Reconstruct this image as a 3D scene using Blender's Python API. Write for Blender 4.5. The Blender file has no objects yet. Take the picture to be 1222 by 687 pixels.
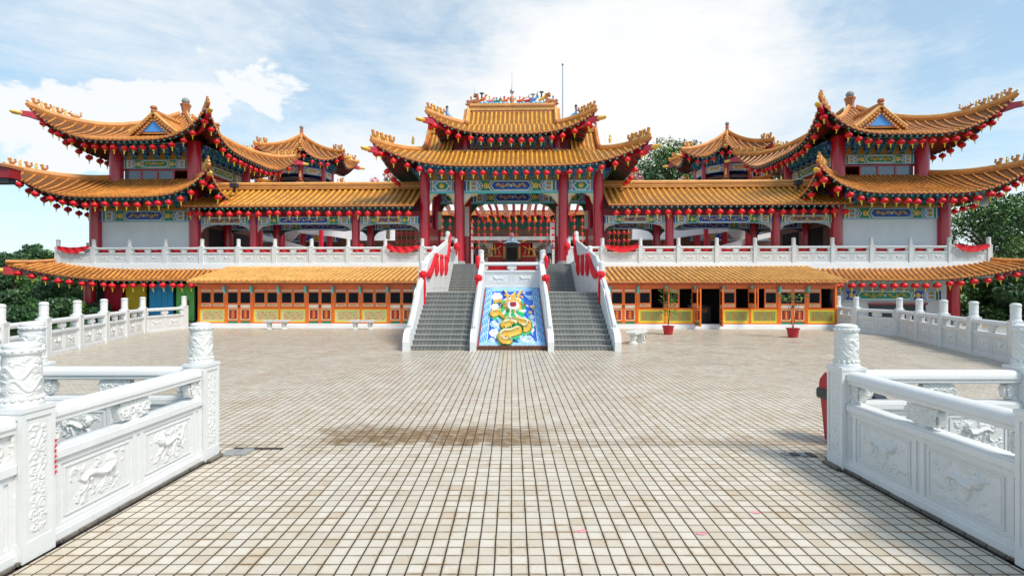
import bpy, math, random
import numpy as np
from mathutils import Vector, Matrix
random.seed(7); np.random.seed(7)
R = math.radians; PI = math.pi
scene = bpy.context.scene
C = bpy.data.collections.new('temple'); scene.collection.children.link(C)
PHI = -0.027                      # the temple front stands a little askew to the walkway
ORD = ['', 'first', 'second', 'third', 'fourth', 'fifth', 'sixth', 'seventh', 'eighth', 'ninth', 'tenth', 'eleventh', 'twelfth',
       'thirteenth', 'fourteenth', 'fifteenth', 'sixteenth', 'seventeenth', 'eighteenth', 'nineteenth', 'twentieth',
       'twenty-first', 'twenty-second', 'twenty-third', 'twenty-fourth', 'twenty-fifth', 'twenty-sixth', 'twenty-seventh',
       'twenty-eighth', 'twenty-ninth', 'thirtieth']

# ------------------------------------------------------------------ materials
M = {}
def mat(name, col, rough=.6, var=.12, scale=3., bump=0., bscale=30., metal=0., spec=.5, coat=0., dirt=None, dirt_amt=0., dscale=1.2, stretch=(1, 1, 1), fine=0.):
    m = bpy.data.materials.new(name); m.use_nodes = True
    nt = m.node_tree; N = nt.nodes; L = nt.links
    b = N['Principled BSDF']
    b.inputs['Roughness'].default_value = rough
    b.inputs['Metallic'].default_value = metal
    b.inputs['Specular IOR Level'].default_value = spec
    b.inputs['Coat Weight'].default_value = coat
    tc = N.new('ShaderNodeTexCoord'); mp = N.new('ShaderNodeMapping'); mp.inputs['Scale'].default_value = stretch
    L.new(tc.outputs['Object'], mp.inputs['Vector'])
    no = N.new('ShaderNodeTexNoise'); no.inputs['Scale'].default_value = scale; no.inputs['Detail'].default_value = 6; no.inputs['Roughness'].default_value = .65
    L.new(mp.outputs[0], no.inputs['Vector'])
    mr = N.new('ShaderNodeMapRange'); mr.inputs['From Min'].default_value = .3; mr.inputs['From Max'].default_value = .7
    mr.inputs['To Min'].default_value = 1 - var; mr.inputs['To Max'].default_value = 1 + var
    L.new(no.outputs['Fac'], mr.inputs['Value'])
    mx = N.new('ShaderNodeVectorMath'); mx.operation = 'SCALE'; mx.inputs[0].default_value = col
    L.new(mr.outputs[0], mx.inputs['Scale'])
    out = mx.outputs[0]
    if fine > 0:
        n3 = N.new('ShaderNodeTexNoise'); n3.inputs['Scale'].default_value = scale * 9; n3.inputs['Detail'].default_value = 3
        L.new(mp.outputs[0], n3.inputs['Vector'])
        r3 = N.new('ShaderNodeMapRange'); r3.inputs['From Min'].default_value = .3; r3.inputs['From Max'].default_value = .7
        r3.inputs['To Min'].default_value = 1 - fine; r3.inputs['To Max'].default_value = 1 + fine
        L.new(n3.outputs['Fac'], r3.inputs['Value'])
        m3 = N.new('ShaderNodeVectorMath'); m3.operation = 'SCALE'
        L.new(out, m3.inputs[0]); L.new(r3.outputs[0], m3.inputs['Scale']); out = m3.outputs[0]
    if dirt:
        n2 = N.new('ShaderNodeTexNoise'); n2.inputs['Scale'].default_value = dscale; n2.inputs['Detail'].default_value = 8; n2.inputs['Roughness'].default_value = .7
        L.new(mp.outputs[0], n2.inputs['Vector'])
        r2 = N.new('ShaderNodeMapRange'); r2.inputs['From Min'].default_value = .48; r2.inputs['From Max'].default_value = .72; r2.inputs['To Max'].default_value = dirt_amt
        L.new(n2.outputs['Fac'], r2.inputs['Value'])
        mm = N.new('ShaderNodeMix'); mm.data_type = 'RGBA'; mm.inputs['B'].default_value = (*dirt, 1)
        L.new(r2.outputs[0], mm.inputs['Factor']); L.new(out, mm.inputs['A']); out = mm.outputs['Result']
    L.new(out, b.inputs['Base Color'])
    if bump > 0:
        n4 = N.new('ShaderNodeTexNoise'); n4.inputs['Scale'].default_value = bscale; n4.inputs['Detail'].default_value = 4
        L.new(tc.outputs['Object'], n4.inputs['Vector'])
        bp = N.new('ShaderNodeBump'); bp.inputs['Strength'].default_value = bump; bp.inputs['Distance'].default_value = .02
        L.new(n4.outputs['Fac'], bp.inputs['Height']); L.new(bp.outputs[0], b.inputs['Normal'])
    M[name] = m
    return m
mat('tile', (.67, .26, .052), .4, .36, 1.3, .1, 20, coat=.1, dirt=(.24, .085, .02), dirt_amt=.6, dscale=4, fine=.22)
mat('tile_gold', (.79, .37, .055), .3, .34, 1.5, .1, 20, coat=.25, dirt=(.3, .11, .02), dirt_amt=.5, dscale=5, fine=.22)
mat('tile_pale', (.75, .41, .12), .6, .24, 1.5, .15, 20, dirt=(.4, .18, .05), dirt_amt=.4, dscale=5, fine=.15)
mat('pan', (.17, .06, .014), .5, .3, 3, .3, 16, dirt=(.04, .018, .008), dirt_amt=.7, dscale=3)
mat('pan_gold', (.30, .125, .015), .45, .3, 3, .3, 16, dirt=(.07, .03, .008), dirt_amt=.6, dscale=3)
mat('ridge', (.60, .23, .05), .55, .25, 2, .2, 18, coat=0., dirt=(.3, .1, .03), dirt_amt=.5, dscale=3, fine=.12)
mat('ridge_brown', (.48, .16, .06), .4, .25, 5, .5, 22)
mat('gold', (.82, .5, .06), .32, .15, 6, .2, 30, coat=.3)
mat('red', (.52, .012, .03), .3, .1, 1.2, .05, 12, coat=.4, dirt=(.36, .01, .025), dirt_amt=.35, dscale=2, stretch=(1, 1, .3))
mat('deep_red', (.30, .012, .02), .45, .15, 2)
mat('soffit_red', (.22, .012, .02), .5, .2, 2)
mat('lantern_red', (.78, .008, .02), .38, .06, 4, .0)
mat('cloth_red', (.70, .008, .02), .75, .1, 8, .3, 60)
mat('yellow', (.85, .62, .04), .5, .08, 6)
mat('white', (.72, .72, .715), .55, .05, 2., .08, 60, dirt=(.62, .60, .55), dirt_amt=.3, dscale=1.6, fine=.02)
mat('white_carved', (.71, .705, .69), .6, .05, 6., .15, 90, dirt=(.60, .57, .50), dirt_amt=.4, dscale=3., fine=.04)
mat('white_wall', (.86, .86, .865), .75, .04, 1., .1, 8, dirt=(.6, .6, .6), dirt_amt=.25, dscale=.8, stretch=(1, 1, .4))
mat('concrete', (.55, .53, .50), .85, .12, 2, .2, 20, dirt=(.3, .3, .28), dirt_amt=.4)
mat('blue', (.02, .08, .42), .5, .15, 5)
mat('light_blue', (.10, .30, .62), .5, .12, 5)
mat('pale_blue', (.42, .66, .85), .5, .1, 5)
mat('sky_paint', (.07, .30, .72), .6, .08, 2)
mat('cyan', (.10, .60, .58), .45, .08, 6)
mat('cream', (.78, .74, .62), .55, .08, 6)
mat('green', (.015, .26, .14), .5, .15, 5)
mat('dark_green', (.012, .07, .05), .55, .2, 5)
mat('ochre', (.55, .26, .04), .5, .2, 6)
mat('orange', (.86, .16, .012), .35, .08, 2, .08, 14, coat=.25, dirt=(.6, .1, .01), dirt_amt=.35, dscale=3)
mat('panel_green', (.36, .42, .10), .5, .15, 10)
mat('panel_pale', (.66, .68, .36), .5, .12, 10)
mat('black', (.012, .012, .014), .3, .2, 5)
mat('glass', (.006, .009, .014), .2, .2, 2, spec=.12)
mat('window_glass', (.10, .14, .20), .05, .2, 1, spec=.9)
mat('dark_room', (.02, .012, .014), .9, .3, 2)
mat('brown', (.16, .07, .04), .6, .2, 4)
mat('kerb_brick', (.17, .145, .12), .8, .3, 9, .4, 40)
mat('stone_grey', (.30, .30, .29), .7, .2, 6, .4, 30)
mat('bench_stone', (.66, .65, .61), .65, .15, 8, .3, 40, dirt=(.35, .34, .3), dirt_amt=.5, dscale=5)
mat('skin', (.55, .28, .18), .5, .06, 10)
mat('hair', (.02, .015, .012), .6, .1, 20)
mat('shirt_grey', (.55, .58, .64), .8, .15, 20)
mat('shirt_purple', (.14, .08, .16), .8, .1, 20)
mat('shorts', (.02, .02, .03), .8, .1, 20)
mat('steel', (.45, .46, .48), .35, .05, 4, metal=.8)
mat('plastic_dark', (.03, .033, .04), .4, .1, 8)
mat('bin_red', (.42, .01, .02), .35, .08, 4)
mat('door_red', (.58, .01, .03), .5, .08, 2)
mat('door_yellow', (.75, .52, .02), .5, .08, 2)
mat('door_blue', (.03, .38, .75), .5, .08, 2)
mat('door_green', (.18, .62, .14), .5, .08, 2)
mat('pink', (.75, .32, .36), .6, .2, 8)
mat('bark', (.12, .085, .06), .9, .3, 8, .6, 30)
mat('soil', (.05, .035, .025), .95, .3, 8)
def leafmat(name, c, var=.45):
    m = mat(name, c, .5, var, .7, fine=.35)
    b = m.node_tree.nodes['Principled BSDF']; b.inputs['Subsurface Weight'].default_value = 0
    return m
leafmat('leaf', (.07, .16, .028)); leafmat('leaf_dark', (.028, .08, .022)); leafmat('leaf_bright', (.12, .21, .035)); leafmat('leaf_blue', (.03, .075, .035))

# tiled floor -------------------------------------------------------------
def floor_mat(name, stain_box=True):
    m = bpy.data.materials.new(name); m.use_nodes = True; nt = m.node_tree; N = nt.nodes; L = nt.links
    b = N['Principled BSDF']; tc = N.new('ShaderNodeTexCoord')
    def noise(sc, det=5, rough=.6, st=(1, 1, 1)):
        mp = N.new('ShaderNodeMapping'); mp.inputs['Scale'].default_value = st; L.new(tc.outputs['Object'], mp.inputs['Vector'])
        n = N.new('ShaderNodeTexNoise'); n.inputs['Scale'].default_value = sc; n.inputs['Detail'].default_value = det; n.inputs['Roughness'].default_value = rough
        L.new(mp.outputs[0], n.inputs['Vector']); return n.outputs['Fac']
    def rng(x, a, c, lo=0., hi=1., smooth=True):
        r = N.new('ShaderNodeMapRange'); r.interpolation_type = 'SMOOTHSTEP' if smooth else 'LINEAR'
        for k, v in (('From Min', a), ('From Max', c), ('To Min', lo), ('To Max', hi)): r.inputs[k].default_value = v
        L.new(x, r.inputs['Value']); return r.outputs[0]
    def mth(op, x, y):
        n = N.new('ShaderNodeMath'); n.operation = op
        for i, q in enumerate((x, y)):
            if isinstance(q, (int, float)): n.inputs[i].default_value = q
            else: L.new(q, n.inputs[i])
        return n.outputs[0]
    def mix(f, a, bb):
        n = N.new('ShaderNodeMix'); n.data_type = 'RGBA'
        L.new(f, n.inputs['Factor'])
        for k, q in (('A', a), ('B', bb)):
            if isinstance(q, tuple): n.inputs[k].default_value = (*q, 1)
            else: L.new(q, n.inputs[k])
        return n.outputs['Result']
    wob = N.new('ShaderNodeTexNoise'); wob.inputs['Scale'].default_value = 2.2; L.new(tc.outputs['Object'], wob.inputs['Vector'])
    vs = N.new('ShaderNodeVectorMath'); vs.operation = 'SCALE'; vs.inputs['Scale'].default_value = .012; L.new(wob.outputs['Color'], vs.inputs[0])
    va = N.new('ShaderNodeVectorMath'); va.operation = 'ADD'; L.new(tc.outputs['Object'], va.inputs[0]); L.new(vs.outputs[0], va.inputs[1])
    sv = N.new('ShaderNodeSeparateXYZ'); L.new(va.outputs[0], sv.inputs[0])
    def line(o, w0, w1):                            # 1 in the joint, 0 on the tile
        f = mth('FRACT', mth('DIVIDE', o, .13), 0); d = mth('MULTIPLY', mth('SUBTRACT', .5, mth('ABSOLUTE', mth('SUBTRACT', f, .5), 0)), .13)
        return rng(d, w0, w1, 1, 0)
    mo_ = mth('MAXIMUM', line(sv.outputs[0], .0054, .0074), line(sv.outputs[1], .0036, .0056))
    edge = mth('MAXIMUM', line(sv.outputs[0], .003, .03), line(sv.outputs[1], .003, .03))
    fl = N.new('ShaderNodeVectorMath'); fl.operation = 'FLOOR'; dv = N.new('ShaderNodeVectorMath'); dv.operation = 'DIVIDE'; dv.inputs[1].default_value = (.13, .13, 1); L.new(va.outputs[0], dv.inputs[0]); L.new(dv.outputs[0], fl.inputs[0])
    wn_ = N.new('ShaderNodeTexWhiteNoise'); wn_.noise_dimensions = '2D'; L.new(fl.outputs[0], wn_.inputs['Vector'])
    br = None
    col = mix(rng(wn_.outputs['Value'], 0, 1), (.67, .605, .515), (.58, .51, .41))
    col = mix(rng(wn_.outputs['Value'], .95, .98, 0, .35), col, (.70, .67, .60)); col = mix(rng(wn_.outputs['Value'], .07, .03, 0, .5), col, (.44, .33, .20))
    col = mix(rng(noise(.9, 8, .72), .48, .7, 0, .42), col, (.50, .39, .25))
    col = mix(rng(noise(9, 5, .7), .5, .8, 0, .35), col, (.50, .36, .20))
    col = mix(rng(noise(60, 3, .6), .55, .8, 0, .3), col, (.30, .22, .15))
    sp = N.new('ShaderNodeSeparateXYZ'); L.new(tc.outputs['Object'], sp.inputs[0]); X, Y = sp.outputs[0], sp.outputs[1]
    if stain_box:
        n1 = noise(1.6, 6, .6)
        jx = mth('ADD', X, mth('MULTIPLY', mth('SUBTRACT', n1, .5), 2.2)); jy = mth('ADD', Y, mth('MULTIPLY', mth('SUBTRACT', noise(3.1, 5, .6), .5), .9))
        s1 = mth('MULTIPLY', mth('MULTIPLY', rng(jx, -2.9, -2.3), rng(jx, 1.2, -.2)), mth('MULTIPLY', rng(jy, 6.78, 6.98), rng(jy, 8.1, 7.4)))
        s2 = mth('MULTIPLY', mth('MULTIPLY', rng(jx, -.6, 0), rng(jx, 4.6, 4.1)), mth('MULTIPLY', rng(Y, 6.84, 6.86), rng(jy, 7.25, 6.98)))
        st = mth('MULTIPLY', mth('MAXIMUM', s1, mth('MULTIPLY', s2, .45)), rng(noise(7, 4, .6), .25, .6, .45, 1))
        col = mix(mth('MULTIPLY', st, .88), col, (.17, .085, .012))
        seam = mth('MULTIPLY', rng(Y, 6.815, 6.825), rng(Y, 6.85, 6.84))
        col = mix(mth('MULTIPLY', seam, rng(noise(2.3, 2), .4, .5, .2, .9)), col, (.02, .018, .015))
        wetter = rng(Y, 8, 22)
    col = mix(mth('MULTIPLY', edge, rng(noise(2.6, 6, .7), .42, .66, .12, .8)), col, (.34, .20, .075))
    mo = mo_
    col = mix(mth('MULTIPLY', mo, .95), col, (.018, .016, .015))
    L.new(col, b.inputs['Base Color'])
    rr = rng(noise(.8, 6, .6), .35, .65, .34, .56)
    if stain_box:
        far = rng(Y, 7, 14, 1., .74); rr = mth('MULTIPLY', rr, far)
        rr = mth('ADD', rr, mth('MULTIPLY', mth('SUBTRACT', 0, st), .15))
    rr = mth('ADD', rr, mth('MULTIPLY', mo, .3))
    b.inputs['Specular IOR Level'].default_value = .38
    L.new(rr, b.inputs['Roughness'])
    h = mth('ADD', mth('MULTIPLY', mo, -1.), mth('MULTIPLY', noise(45, 4, .6), .35))
    bp = N.new('ShaderNodeBump'); bp.inputs['Strength'].default_value = .5; bp.inputs['Distance'].default_value = .006
    L.new(h, bp.inputs['Height']); L.new(bp.outputs[0], b.inputs['Normal'])
    M[name] = m
floor_mat('plaza_tiles')
def grid_tile_mat(name, c1, c2, mort, w, h, ms, axes):
    m = bpy.data.materials.new(name); m.use_nodes = True; nt = m.node_tree; N = nt.nodes; L = nt.links
    b = N['Principled BSDF']; tc = N.new('ShaderNodeTexCoord')
    sp = N.new('ShaderNodeSeparateXYZ'); cb = N.new('ShaderNodeCombineXYZ'); L.new(tc.outputs['Object'], sp.inputs[0])
    L.new(sp.outputs[axes[0]], cb.inputs[0]); L.new(sp.outputs[axes[1]], cb.inputs[1])
    br = N.new('ShaderNodeTexBrick'); br.offset = 0; br.squash = 1; L.new(cb.outputs[0], br.inputs['Vector'])
    br.inputs['Scale'].default_value = 1; br.inputs['Brick Width'].default_value = w; br.inputs['Row Height'].default_value = h; br.inputs['Mortar Size'].default_value = ms; br.inputs['Mortar Smooth'].default_value = .2
    br.inputs['Color1'].default_value = (*c1, 1); br.inputs['Color2'].default_value = (*c2, 1); br.inputs['Mortar'].default_value = (*mort, 1)
    L.new(br.outputs['Color'], b.inputs['Base Color']); b.inputs['Roughness'].default_value = .45
    M[name] = m
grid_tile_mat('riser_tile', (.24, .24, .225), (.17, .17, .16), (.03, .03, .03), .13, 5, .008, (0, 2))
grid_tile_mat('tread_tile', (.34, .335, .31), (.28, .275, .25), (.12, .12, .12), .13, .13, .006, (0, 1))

# ------------------------------------------------------------------ mesh builder
class MB:
    def __init__(s): s.v = []; s.f = []; s.m = []; s.mats = []
    def mi(s, m):
        if m not in s.mats: s.mats.append(m)
        return s.mats.index(m)
    def add(s, vs, fs, m):
        o = len(s.v); k = s.mi(m); s.v.extend([tuple(p) for p in vs])
        for f in fs: s.f.append(tuple(i + o for i in f)); s.m.append(k)
    def box(s, x0, x1, y0, y1, z0, z1, m, tf=None):
        vs = [(x, y, z) for z in (z0, z1) for y in (y0, y1) for x in (x0, x1)]
        if tf: vs = [tf(*p) for p in vs]
        s.add(vs, [(0, 2, 3, 1), (4, 5, 7, 6), (0, 1, 5, 4), (1, 3, 7, 5), (3, 2, 6, 7), (2, 0, 4, 6)], m)
    def tube(s, pts, rs, n=8, m='white', caps=True, sq=None, up=(0, 0, 1)):
        pts = [Vector(p) for p in pts]
        if not hasattr(rs, '__len__'): rs = [rs] * len(pts)
        vs = []; fs = []
        for i, p in enumerate(pts):
            d = (pts[min(i + 1, len(pts) - 1)] - pts[max(i - 1, 0)])
            d = d.normalized() if d.length > 1e-9 else Vector((0, 0, 1))
            u = Vector(up)
            if abs(d.dot(u)) > .95: u = Vector((1, 0, 0))
            a = d.cross(u).normalized(); c = a.cross(d).normalized()
            for k in range(n):
                t = 2 * PI * k / n + (PI / n if n == 4 else 0)
                sx, sz = (sq if sq else (1, 1))
                vs.append(p + a * math.cos(t) * rs[i] * sx + c * math.sin(t) * rs[i] * sz)
        for i in range(len(pts) - 1):
            for k in range(n):
                fs.append((i * n + k, i * n + (k + 1) % n, (i + 1) * n + (k + 1) % n, (i + 1) * n + k))
        if caps: fs.append(tuple(range(n))[::-1]); fs.append(tuple(range((len(pts) - 1) * n, len(pts) * n)))
        s.add(vs, fs, m)
    def lathe(s, c, prof, n=12, m='white', tf=None):
        vs = []; fs = []
        for r, z in prof:
            for k in range(n):
                t = 2 * PI * k / n; p = (c[0] + r * math.cos(t), c[1] + r * math.sin(t), c[2] + z)
                vs.append(tf(*p) if tf else p)
        for i in range(len(prof) - 1):
            for k in range(n): fs.append((i * n + k, i * n + (k + 1) % n, (i + 1) * n + (k + 1) % n, (i + 1) * n + k))
        fs.append(tuple(range(n))[::-1]); fs.append(tuple(range((len(prof) - 1) * n, len(prof) * n)))
        s.add(vs, fs, m)
    def prism(s, poly, d0, d1, m, tf):           # poly in (x,z), extruded between depth d0 and d1
        n = len(poly); vs = [tf(x, d0, z) for x, z in poly] + [tf(x, d1, z) for x, z in poly]
        s.add(vs, [tuple(range(n)), tuple(range(n, 2 * n))[::-1]] + [(i, i + n, (i + 1) % n + n, (i + 1) % n) for i in range(n)], m)
    def blob(s, c, r, m, n=8, k=5):
        prof = [(max(1e-3, math.sin(PI * i / k)) , -math.cos(PI * i / k)) for i in range(k + 1)]
        if not hasattr(r, '__len__'): r = (r, r, r)
        s.lathe((0, 0, 0), prof, n, m, tf=lambda x, y, z: (c[0] + x * r[0], c[1] + y * r[1], c[2] + z * r[2]))
    def grid(s, P, nu, nv, m):                    # P(i,j) -> xyz
        vs = [P(i, j) for j in range(nv + 1) for i in range(nu + 1)]; w = nu + 1
        s.add(vs, [(j * w + i, j * w + i + 1, (j + 1) * w + i + 1, (j + 1) * w + i) for j in range(nv) for i in range(nu)], m)
    def mesh(s, name, base=(0, 0, 0), sx=1, smooth=False):
        me = bpy.data.meshes.new(name)
        a = np.array(s.v, dtype=float); a[:, 0] *= sx
        a -= np.array((base[0] * sx, base[1], base[2]))
        fs = [f[::-1] for f in s.f] if sx < 0 else s.f
        me.from_pydata(a.tolist(), [], fs)
        for q in s.mats: me.materials.append(M[q])
        me.polygons.foreach_set('material_index', s.m)
        if smooth: me.polygons.foreach_set('use_smooth', [True] * len(me.polygons))
        me.update()
        return me
def smooth_by_angle(me, ang=40):
    me.polygons.foreach_set('use_smooth', [True] * len(me.polygons))
    me.set_sharp_from_angle(angle=R(ang))

def link(o, parent=None):
    C.objects.link(o)
    if parent: o.parent = parent
    return o
def put(me, name, parent, loc=(0, 0, 0), rot=(0, 0, 0), sc=(1, 1, 1)):
    o = bpy.data.objects.new(name, me); link(o, parent); o.location = loc; o.rotation_euler = rot; o.scale = sc
    return o
def tag(o, label, cat, group=None):
    o['label'] = label; o['category'] = cat
    if group: o['group'] = group
    return o
def struct(o): o['kind'] = 'structure'; return o
def bfr(loc):                                      # building frame -> world
    return (loc[0], loc[1] + math.tan(PHI) * loc[0], loc[2])
def on(base, sx, loc):                             # a point fixed to the building whose base is given
    c, s_ = math.cos(PHI), math.sin(PHI); o = bfr((base[0] * sx, base[1], 0)); x, y = loc[0] - base[0] * sx, loc[1] - base[1]
    return (o[0] + c * x - s_ * y, o[1] + s_ * x + c * y, loc[2])
def thing(name, label, cat, loc=(0, 0, 0), rotz=0, group=None, bf=True):
    o = bpy.data.objects.new(name, None); o.empty_display_size = .3; link(o)
    if bf: loc = bfr(loc); rotz += PHI
    o.location = loc; o.rotation_euler = (0, 0, rotz)
    return tag(o, label, cat, group)
class Bld:                                          # a building whose parts are written in temple coordinates for the right half
    def __init__(s, name, label, cat, base, sx=1, group=None, bf=True):
        s.base = base; s.sx = sx
        s.root = thing(name, label, cat, (base[0] * sx, base[1], base[2]), 0, group, bf)
    def part(s, mb, name, parent=None, smooth=False, auto=False, label=None):
        me = mb.mesh(name, s.base, s.sx, smooth)
        if auto: smooth_by_angle(me)
        o = put(me, name, parent or s.root)
        if label: o['label'] = label
        return o
    def at(s, me, name, parent, loc, rz=0, sc=(1, 1, 1)):   # shared mesh at a temple position
        return put(me, name, parent or s.root, ((loc[0] - s.base[0]) * s.sx, loc[1] - s.base[1], loc[2] - s.base[2]), (0, 0, rz * s.sx), sc)
def copy_tree(o, parent=None):
    c = o.copy(); C.objects.link(c); c.parent = parent
    for ch in list(o.children): copy_tree(ch, c)
    return c
def ident(x, y, z): return (x, y, z)
def frame(ox, oy, oz, ang):                         # local x along ang, local y = into the wall (front is -y)
    c, s_ = math.cos(ang), math.sin(ang)
    return lambda x, y, z: (ox + c * x - s_ * y, oy + s_ * x + c * y, oz + z)

# ------------------------------------------------------------------ carved relief as a height field
def spiral(cx, cz, rad, turns, r, a0=0, sgn=1, n=18):
    return [(cx + rad * (1 - .85 * i / n) * math.cos(a0 + sgn * turns * 2 * PI * i / n), cz + rad * (1 - .85 * i / n) * math.sin(a0 + sgn * turns * 2 * PI * i / n), r * (1 - .3 * i / n)) for i in range(n + 1)]
def bez(p, n=14, r0=.02, r1=.01):
    out = []
    for i in range(n + 1):
        t = i / n; q = list(map(lambda a: np.array(a, float), p))
        while len(q) > 1: q = [q[k] * (1 - t) + q[k + 1] * t for k in range(len(q) - 1)]
        out.append((q[0][0], q[0][1], r0 + (r1 - r0) * t))
    return out
def dense(st, step=.35):
    out = []
    for a, b in zip(st[:-1], st[1:]):
        d = math.hypot(b[0] - a[0], b[1] - a[1]); n = max(1, int(d / (max(a[2], 1e-3) * step)))
        for i in range(n): t = i / n; out.append(tuple(a[k] + (b[k] - a[k]) * t for k in range(3)))
    out.append(st[-1]); return out
def height(X, Z, strokes, k=1.):
    h = np.zeros_like(X)
    for st in strokes:
        for x, z, r in dense(st):
            m = (abs(X - x) < r) & (abs(Z - z) < r)
            if m.any():
                q = r * r - (X[m] - x) ** 2 - (Z[m] - z) ** 2
                h[m] = np.maximum(h[m], np.sqrt(np.maximum(q, 0)) * k)
    return h
def beast_strokes(w, hh, seed):                     # a curled beast among leaves and clouds, centred on 0,0
    rn = random.Random(seed); S = w * .5; T = hh * .5; s_ = rn.choice((-1, 1)); st = []
    y1 = rn.uniform(-.1, .25)
    spine = bez([(-.5 * S, y1 * T), (-.25 * S, .75 * T), (.12 * S, -.35 * T), (.4 * S, .3 * T)], 20, .12 * T, .15 * T); st.append(spine)
    st.append(bez([(.4 * S, .3 * T), (.5 * S, .5 * T), (.42 * S, .68 * T)], 6, .2 * T, .17 * T)); st.append([(.42 * S, .62 * T, .13 * T), (.55 * S, .56 * T, .09 * T)])
    for x0, x1, z1 in ((-.45, -.62, -.45), (-.3, -.2, -.68), (.15, .02, -.72), (.35, .58, -.35)):
        st.append(bez([(x0 * S, .05 * T), (x0 * S + .1 * S, -.3 * T), (x1 * S, z1 * T)], 8, .1 * T, .05 * T))
        for q in range(3): st.append([(x1 * S, z1 * T, .05 * T), (x1 * S + (q - 1) * .06 * S, z1 * T - .08 * T, .03 * T)])
    for x, z, r in spine[::2]:
        st.append(spiral(x, z + r * .75, r * .5, 1.1, r * .2, x * 90)); st.append(spiral(x + r * .3, z - r * .5, r * .45, 1.1, r * .18, x * 50, -1)); st.append([(x, z + r * .8, r * .35), (x - r * .6, z + r * 1.5, r * .12)])
    for k in range(16):
        a = rn.uniform(0, 2 * PI); q = rn.uniform(.12, .3); st.append(spiral(.42 * S + q * T * math.cos(a), .6 * T + q * T * math.sin(a), .075 * T, 1, .035 * T, a))
    st.append(bez([(-.5 * S, y1 * T), (-.8 * S, .2 * T), (-.6 * S, .6 * T), (-.82 * S, .85 * T)], 12, .06 * T, .08 * T))
    for k in range(17):                              # sprigs of leaves filling the field
        x = rn.uniform(-.85, .85) * S; z = rn.choice((-1, 1)) * rn.uniform(.35, .85) * T; a = rn.uniform(0, 2 * PI); ln = rn.uniform(.25, .5) * T
        br = bez([(x, z), (x + ln * .6 * math.cos(a), z + ln * .6 * math.sin(a)), (x + ln * math.cos(a + .8), z + ln * math.sin(a + .8))], 10, .035 * T, .02 * T); st.append(br)
        for q in range(1, 10, 2):
            for d in (-1, 1): bx, bz, _ = br[q]; t = a + d * 1.1; st.append([(bx, bz, .03 * T), (bx + .09 * T * math.cos(t), bz + .09 * T * math.sin(t), .045 * T), (bx + .15 * T * math.cos(t), bz + .15 * T * math.sin(t), .012 * T)])
    for k in range(26):
        x = rn.uniform(-.93, .93) * S; z = rn.choice((-1, 1)) * rn.uniform(.15, .92) * T
        st.append(spiral(x, z, rn.uniform(.06, .12) * T, 1.2, rn.uniform(.025, .045) * T, rn.uniform(0, 6), rn.choice((-1, 1))))
    return [[(max(-.97 * S, min(.97 * S, x)) * s_, max(-.96 * T, min(.96 * T, z)), r) for x, z, r in q] for q in st]
def vine_strokes(w, hh, seed, dens=1.):
    rn = random.Random(seed); st = []; n = max(3, int(hh / w * 2.2 * dens))
    st.append([(math.sin(i * .55) * w * .16, -hh / 2 + hh * i / 40, w * .05) for i in range(41)])
    for k in range(n):
        z = -hh / 2 + hh * (k + .5) / n; s_ = 1 if k % 2 else -1
        st.append(spiral(s_ * w * .2, z, w * .2, 1.3, w * .055, rn.uniform(0, 6), s_))
        for j in range(3):
            a = rn.uniform(0, 2 * PI); x = -s_ * w * .22
            st.append(bez([(x, z), (x + w * .12 * math.cos(a), z + w * .12 * math.sin(a)), (x + w * .2 * math.cos(a + .4), z + w * .2 * math.sin(a + .4))], 6, w * .06, w * .02))
    return [[(max(-w * .46, min(w * .46, x)), z, r) for x, z, r in q] for q in st]
def relief(mb, w, hh, res, strokes, m, tf, k=1., y0=0., matf=None):
    nx = max(4, int(w / res)); nz = max(4, int(hh / res))
    xs = np.linspace(-w / 2, w / 2, nx + 1); zs = np.linspace(-hh / 2, hh / 2, nz + 1); X, Z = np.meshgrid(xs, zs)
    H = height(X, Z, strokes, k)
    if res < .01: H = H * (1 + .16 * np.sin(X * 210 + 3 * np.sin(Z * 60)) * np.sin(Z * 190 + 2 * np.sin(X * 70)))
    mb.grid(lambda i, j: tf(xs[i], y0 - H[j, i], zs[j]), nx, nz, m)
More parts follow.
